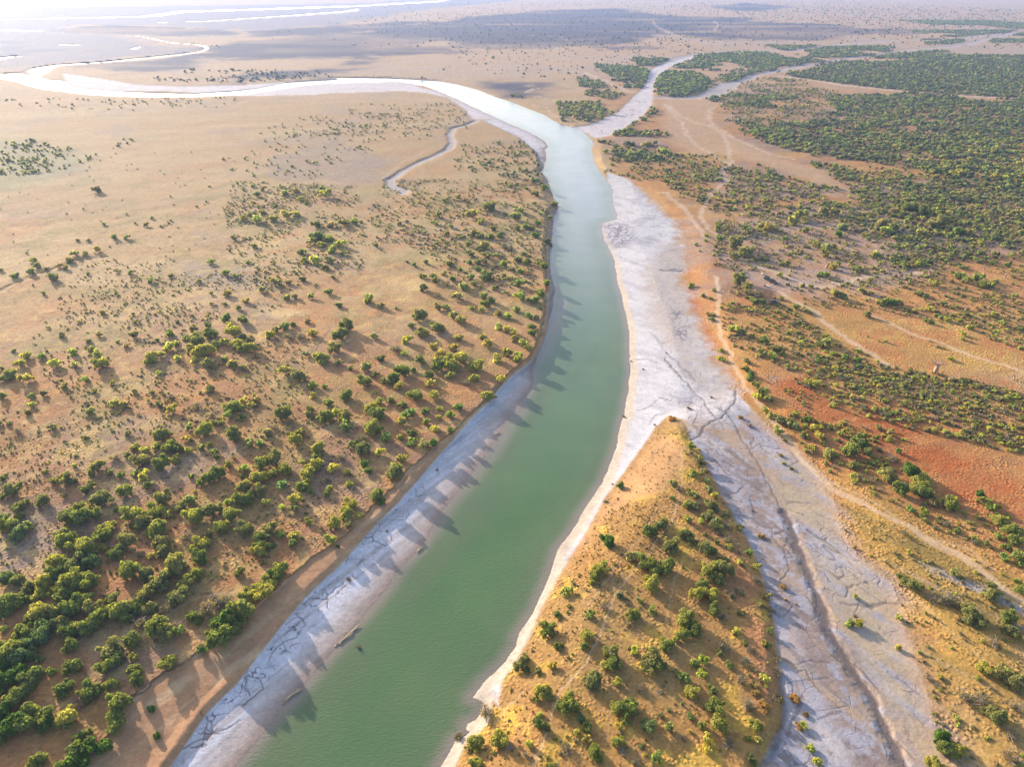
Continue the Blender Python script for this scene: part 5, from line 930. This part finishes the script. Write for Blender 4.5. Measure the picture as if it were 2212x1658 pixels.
def log_pile(D, ang, L, lab, seed):
    r = np.random.default_rng(seed); parts = []
    for k in range(9):
        a = ang+r.uniform(-.25, .25); l = L*r.uniform(.4, 1); c = r.uniform(-.35, .35, 2)*[L*.6, L*.6]; d = np.array([math.cos(a), math.sin(a), 0])*l/2; c3 = np.array([c[0]*math.cos(ang), c[0]*math.sin(ang), .1+.05*k*.3])
        parts.append(tube([c3-d, c3+[0, 0, .05], c3+d+[0, 0, .1]], [.09, .11, .05], 5))
    o = link('log_pile', mesh_np('log_pile', *join(parts), M_LOG, True), label=lab, category='driftwood logs', group='bleached logs along the left shore')
    f = fields(np.array([D])); lv = max(f['H'][0], WATER_NEAR if f['water'][0] > 0 else -99); o.location = unproj(np.array([D]), np.array([lv]))[0]
log_pile(BL((1600,1065))[0], .9, 5, 'bleached logs heaped at the left water edge, opposite the white bluff', 1)
log_pile(BL((1650,1020))[0], .9, 3, 'thin bleached logs just upstream of the middle log heap on the left shore', 2)
log_pile(BL((1360,1325))[0], .85, 5, 'bleached logs on the left shore nearest the bottom of the picture', 3)
log_pile(BM((400,650))[0], .9, 2.5, 'single pale log heap at the left water edge by the long shadows', 4)
log_pile(BM((760,110))[0], .9, 2.5, 'pale logs where the left beach narrows', 5)
# ------------------------------------------------------------------ vehicles and camp
import bmesh
def box_bm(bm, c, s, bevel=0, taper=None):
    r = bmesh.ops.create_cube(bm, size=1.0); vs = r['verts']
    for v in vs:
        t = 1.0
        tx = taper if taper and v.co.z > 0 else (1, 1)
        v.co = (c[0]+v.co.x*s[0]*tx[0], c[1]+v.co.y*s[1]*tx[1], c[2]+v.co.z*s[2])
    if bevel:
        es = list({e for v in vs for e in v.link_edges}); bmesh.ops.bevel(bm, geom=es, offset=bevel, segments=2, affect='EDGES', profile=.6)
def bm_obj(name, bm, mat, parent=None, smooth=False):
    me = bpy.data.meshes.new(name); bm.to_mesh(me); bm.free(); me.materials.append(mat)
    if smooth:
        for p in me.polygons: p.use_smooth = True
    return link(name, me, parent)
M_PAINT = plain_mat('dark_paint', (.018, .02, .03), .3, .2, scale=2); M_GREY = plain_mat('grey_paint', (.10, .11, .13), .3, .2, scale=2); M_GLASS = plain_mat('tinted_glass', (.01, .012, .016), .06); M_TYRE = plain_mat('rubber', (.02, .02, .02), .9); M_RIM = plain_mat('rim', (.35, .35, .36), .35, .8)
M_LAMP = plain_mat('lamp_lens', (.5, .5, .5), .2); M_PALE = plain_mat('pale_plastic', (.65, .55, .5), .5); M_REDP = plain_mat('red_plastic', (.4, .08, .05), .5)
def vehicle(D, heading, paint, lab):
    o = bpy.data.objects.new('parked_car', None); COL.objects.link(o); o.location = place(D); o.rotation_euler = (0, 0, heading)
    o['label'] = lab; o['category'] = 'car'; o['group'] = 'four wheel drives parked at the camp'
    bm = bmesh.new(); box_bm(bm, (0, 0, .78), (4.8, 1.9, .72), .12); box_bm(bm, (1.7, 0, 1.12), (1.3, 1.75, .16), .06); box_bm(bm, (2.42, 0, .62), (.12, 1.8, .2), .03); box_bm(bm, (-2.42, 0, .62), (.12, 1.8, .2), .03)
    bm_obj('body', bm, paint, o)
    bm = bmesh.new(); box_bm(bm, (-.65, 0, 1.50), (3.25, 1.7, .72), .1, (.86, .84)); bm_obj('cabin', bm, M_GLASS, o)
    bm = bmesh.new(); box_bm(bm, (-.65, 0, 1.87), (2.85, 1.46, .07), .03)
    for sx in (-1.5, -.6, .35):
        for sy in (-.78, .78): box_bm(bm, (-.3+sx, sy*.97, 1.5), (.09, .06, .7))
    bm_obj('roof', bm, paint, o)
    bm = bmesh.new()
    for sy in (-.55, .55): box_bm(bm, (-.65, sy, 1.99), (2.3, .05, .05))
    for sx in (-1.6, -.9, -.2, .4): box_bm(bm, (sx, 0, 1.98), (.05, 1.15, .04))
    bm_obj('roof_rack', bm, M_TYRE, o)
    for sx in (-1.45, 1.5):
        for sy in (-.86, .86):
            bm = bmesh.new(); bmesh.ops.create_cone(bm, cap_ends=True, segments=20, radius1=.39, radius2=.39, depth=.26, matrix=Matrix.Translation((sx, sy, .39)) @ Matrix.Rotation(math.pi/2, 4, 'X'))
            w = bm_obj('wheel', bm, M_TYRE, o)
            bm = bmesh.new(); bmesh.ops.create_cone(bm, cap_ends=True, segments=14, radius1=.21, radius2=.19, depth=.29, matrix=Matrix.Translation((sx, sy, .39)) @ Matrix.Rotation(math.pi/2, 4, 'X')); bm_obj('rim', bm, M_RIM, w)
    for sy in (-.7, .7):
        bm = bmesh.new(); box_bm(bm, (2.40, sy, .92), (.08, .3, .17), .02); bm_obj('headlight', bm, M_LAMP, o)
        bm = bmesh.new(); box_bm(bm, (-2.40, sy, .95), (.06, .16, .3), .02); bm_obj('tail_light', bm, M_REDP, o)
vehicle(C6((633,622))[0], math.radians(-70), M_PAINT, 'dark four wheel drive, the left and farther of the two parked side by side')
vehicle(C6((666,640))[0], math.radians(-65), M_PAINT, 'dark four wheel drive, the right and nearer of the two parked side by side')
vehicle(C6((670,764))[0], math.radians(12), M_GREY, 'grey four wheel drive parked alone beside a bush at the head of the dirt track')
for n_, (x, y, m, lab) in enumerate([(612,658,M_REDP,'red box on the ground left of the parked pair of vehicles'), (628,660,M_PALE,'pale box on the ground in front of the parked pair of vehicles'), (640,664,M_PALE,'white box nearest the closer dark vehicle'), (603,585,M_PALE,'small white box behind the farther dark vehicle'), (1030,645,M_PALE,'yellowish drum beside the pale clearing track'), (1313,680,M_REDP,'small red box alone in the grass right of the clearing')]):
    bm = bmesh.new(); box_bm(bm, (0, 0, .35), (1.1, .8, .7), .05); box_bm(bm, (0, 0, .76), (1.18, .88, .1), .03)
    o = bm_obj('storage_box', bm, m); o.location = place(C6((x, y))[0]); o.rotation_euler = (0, 0, n_); o['label'] = lab; o['category'] = 'box'; o['group'] = 'camp boxes'
# ------------------------------------------------------------------ haze
hm, nt, bs, out = new_mat('haze_air'); nt.nodes.remove(bs)
pv = nt.nodes.new('ShaderNodeVolumePrincipled'); pv.inputs['Density'].default_value = HAZE_DENSITY; pv.inputs['Color'].default_value = (.42, .58, 1.0, 1); pv.inputs['Anisotropy'].default_value = .24
nt.links.new(pv.outputs[0], out.inputs['Volume'])
lo, hi = GV.min(0), GV.max(0)
bm = bmesh.new(); bmesh.ops.create_cube(bm, size=1.0)
top = HCAM+4; bot = lo[2]-1.5; sx, sy = max(abs(lo[0]), abs(hi[0]))+400, hi[1]+400
for v in bm.verts: v.co = (v.co.x*2*sx, (-300 if v.co.y < 0 else sy), bot if v.co.z < 0 else top)
hz = bm_obj('haze', bm, hm); hz['kind'] = 'stuff'; hz['label'] = 'pale dusty air over the whole plain, thicker towards the far left'
print('verts', len(GV), 'trees', len(ALLD), 'explicit', len(T), 'split', len(SPLIT), 'objs', len(bpy.data.objects))
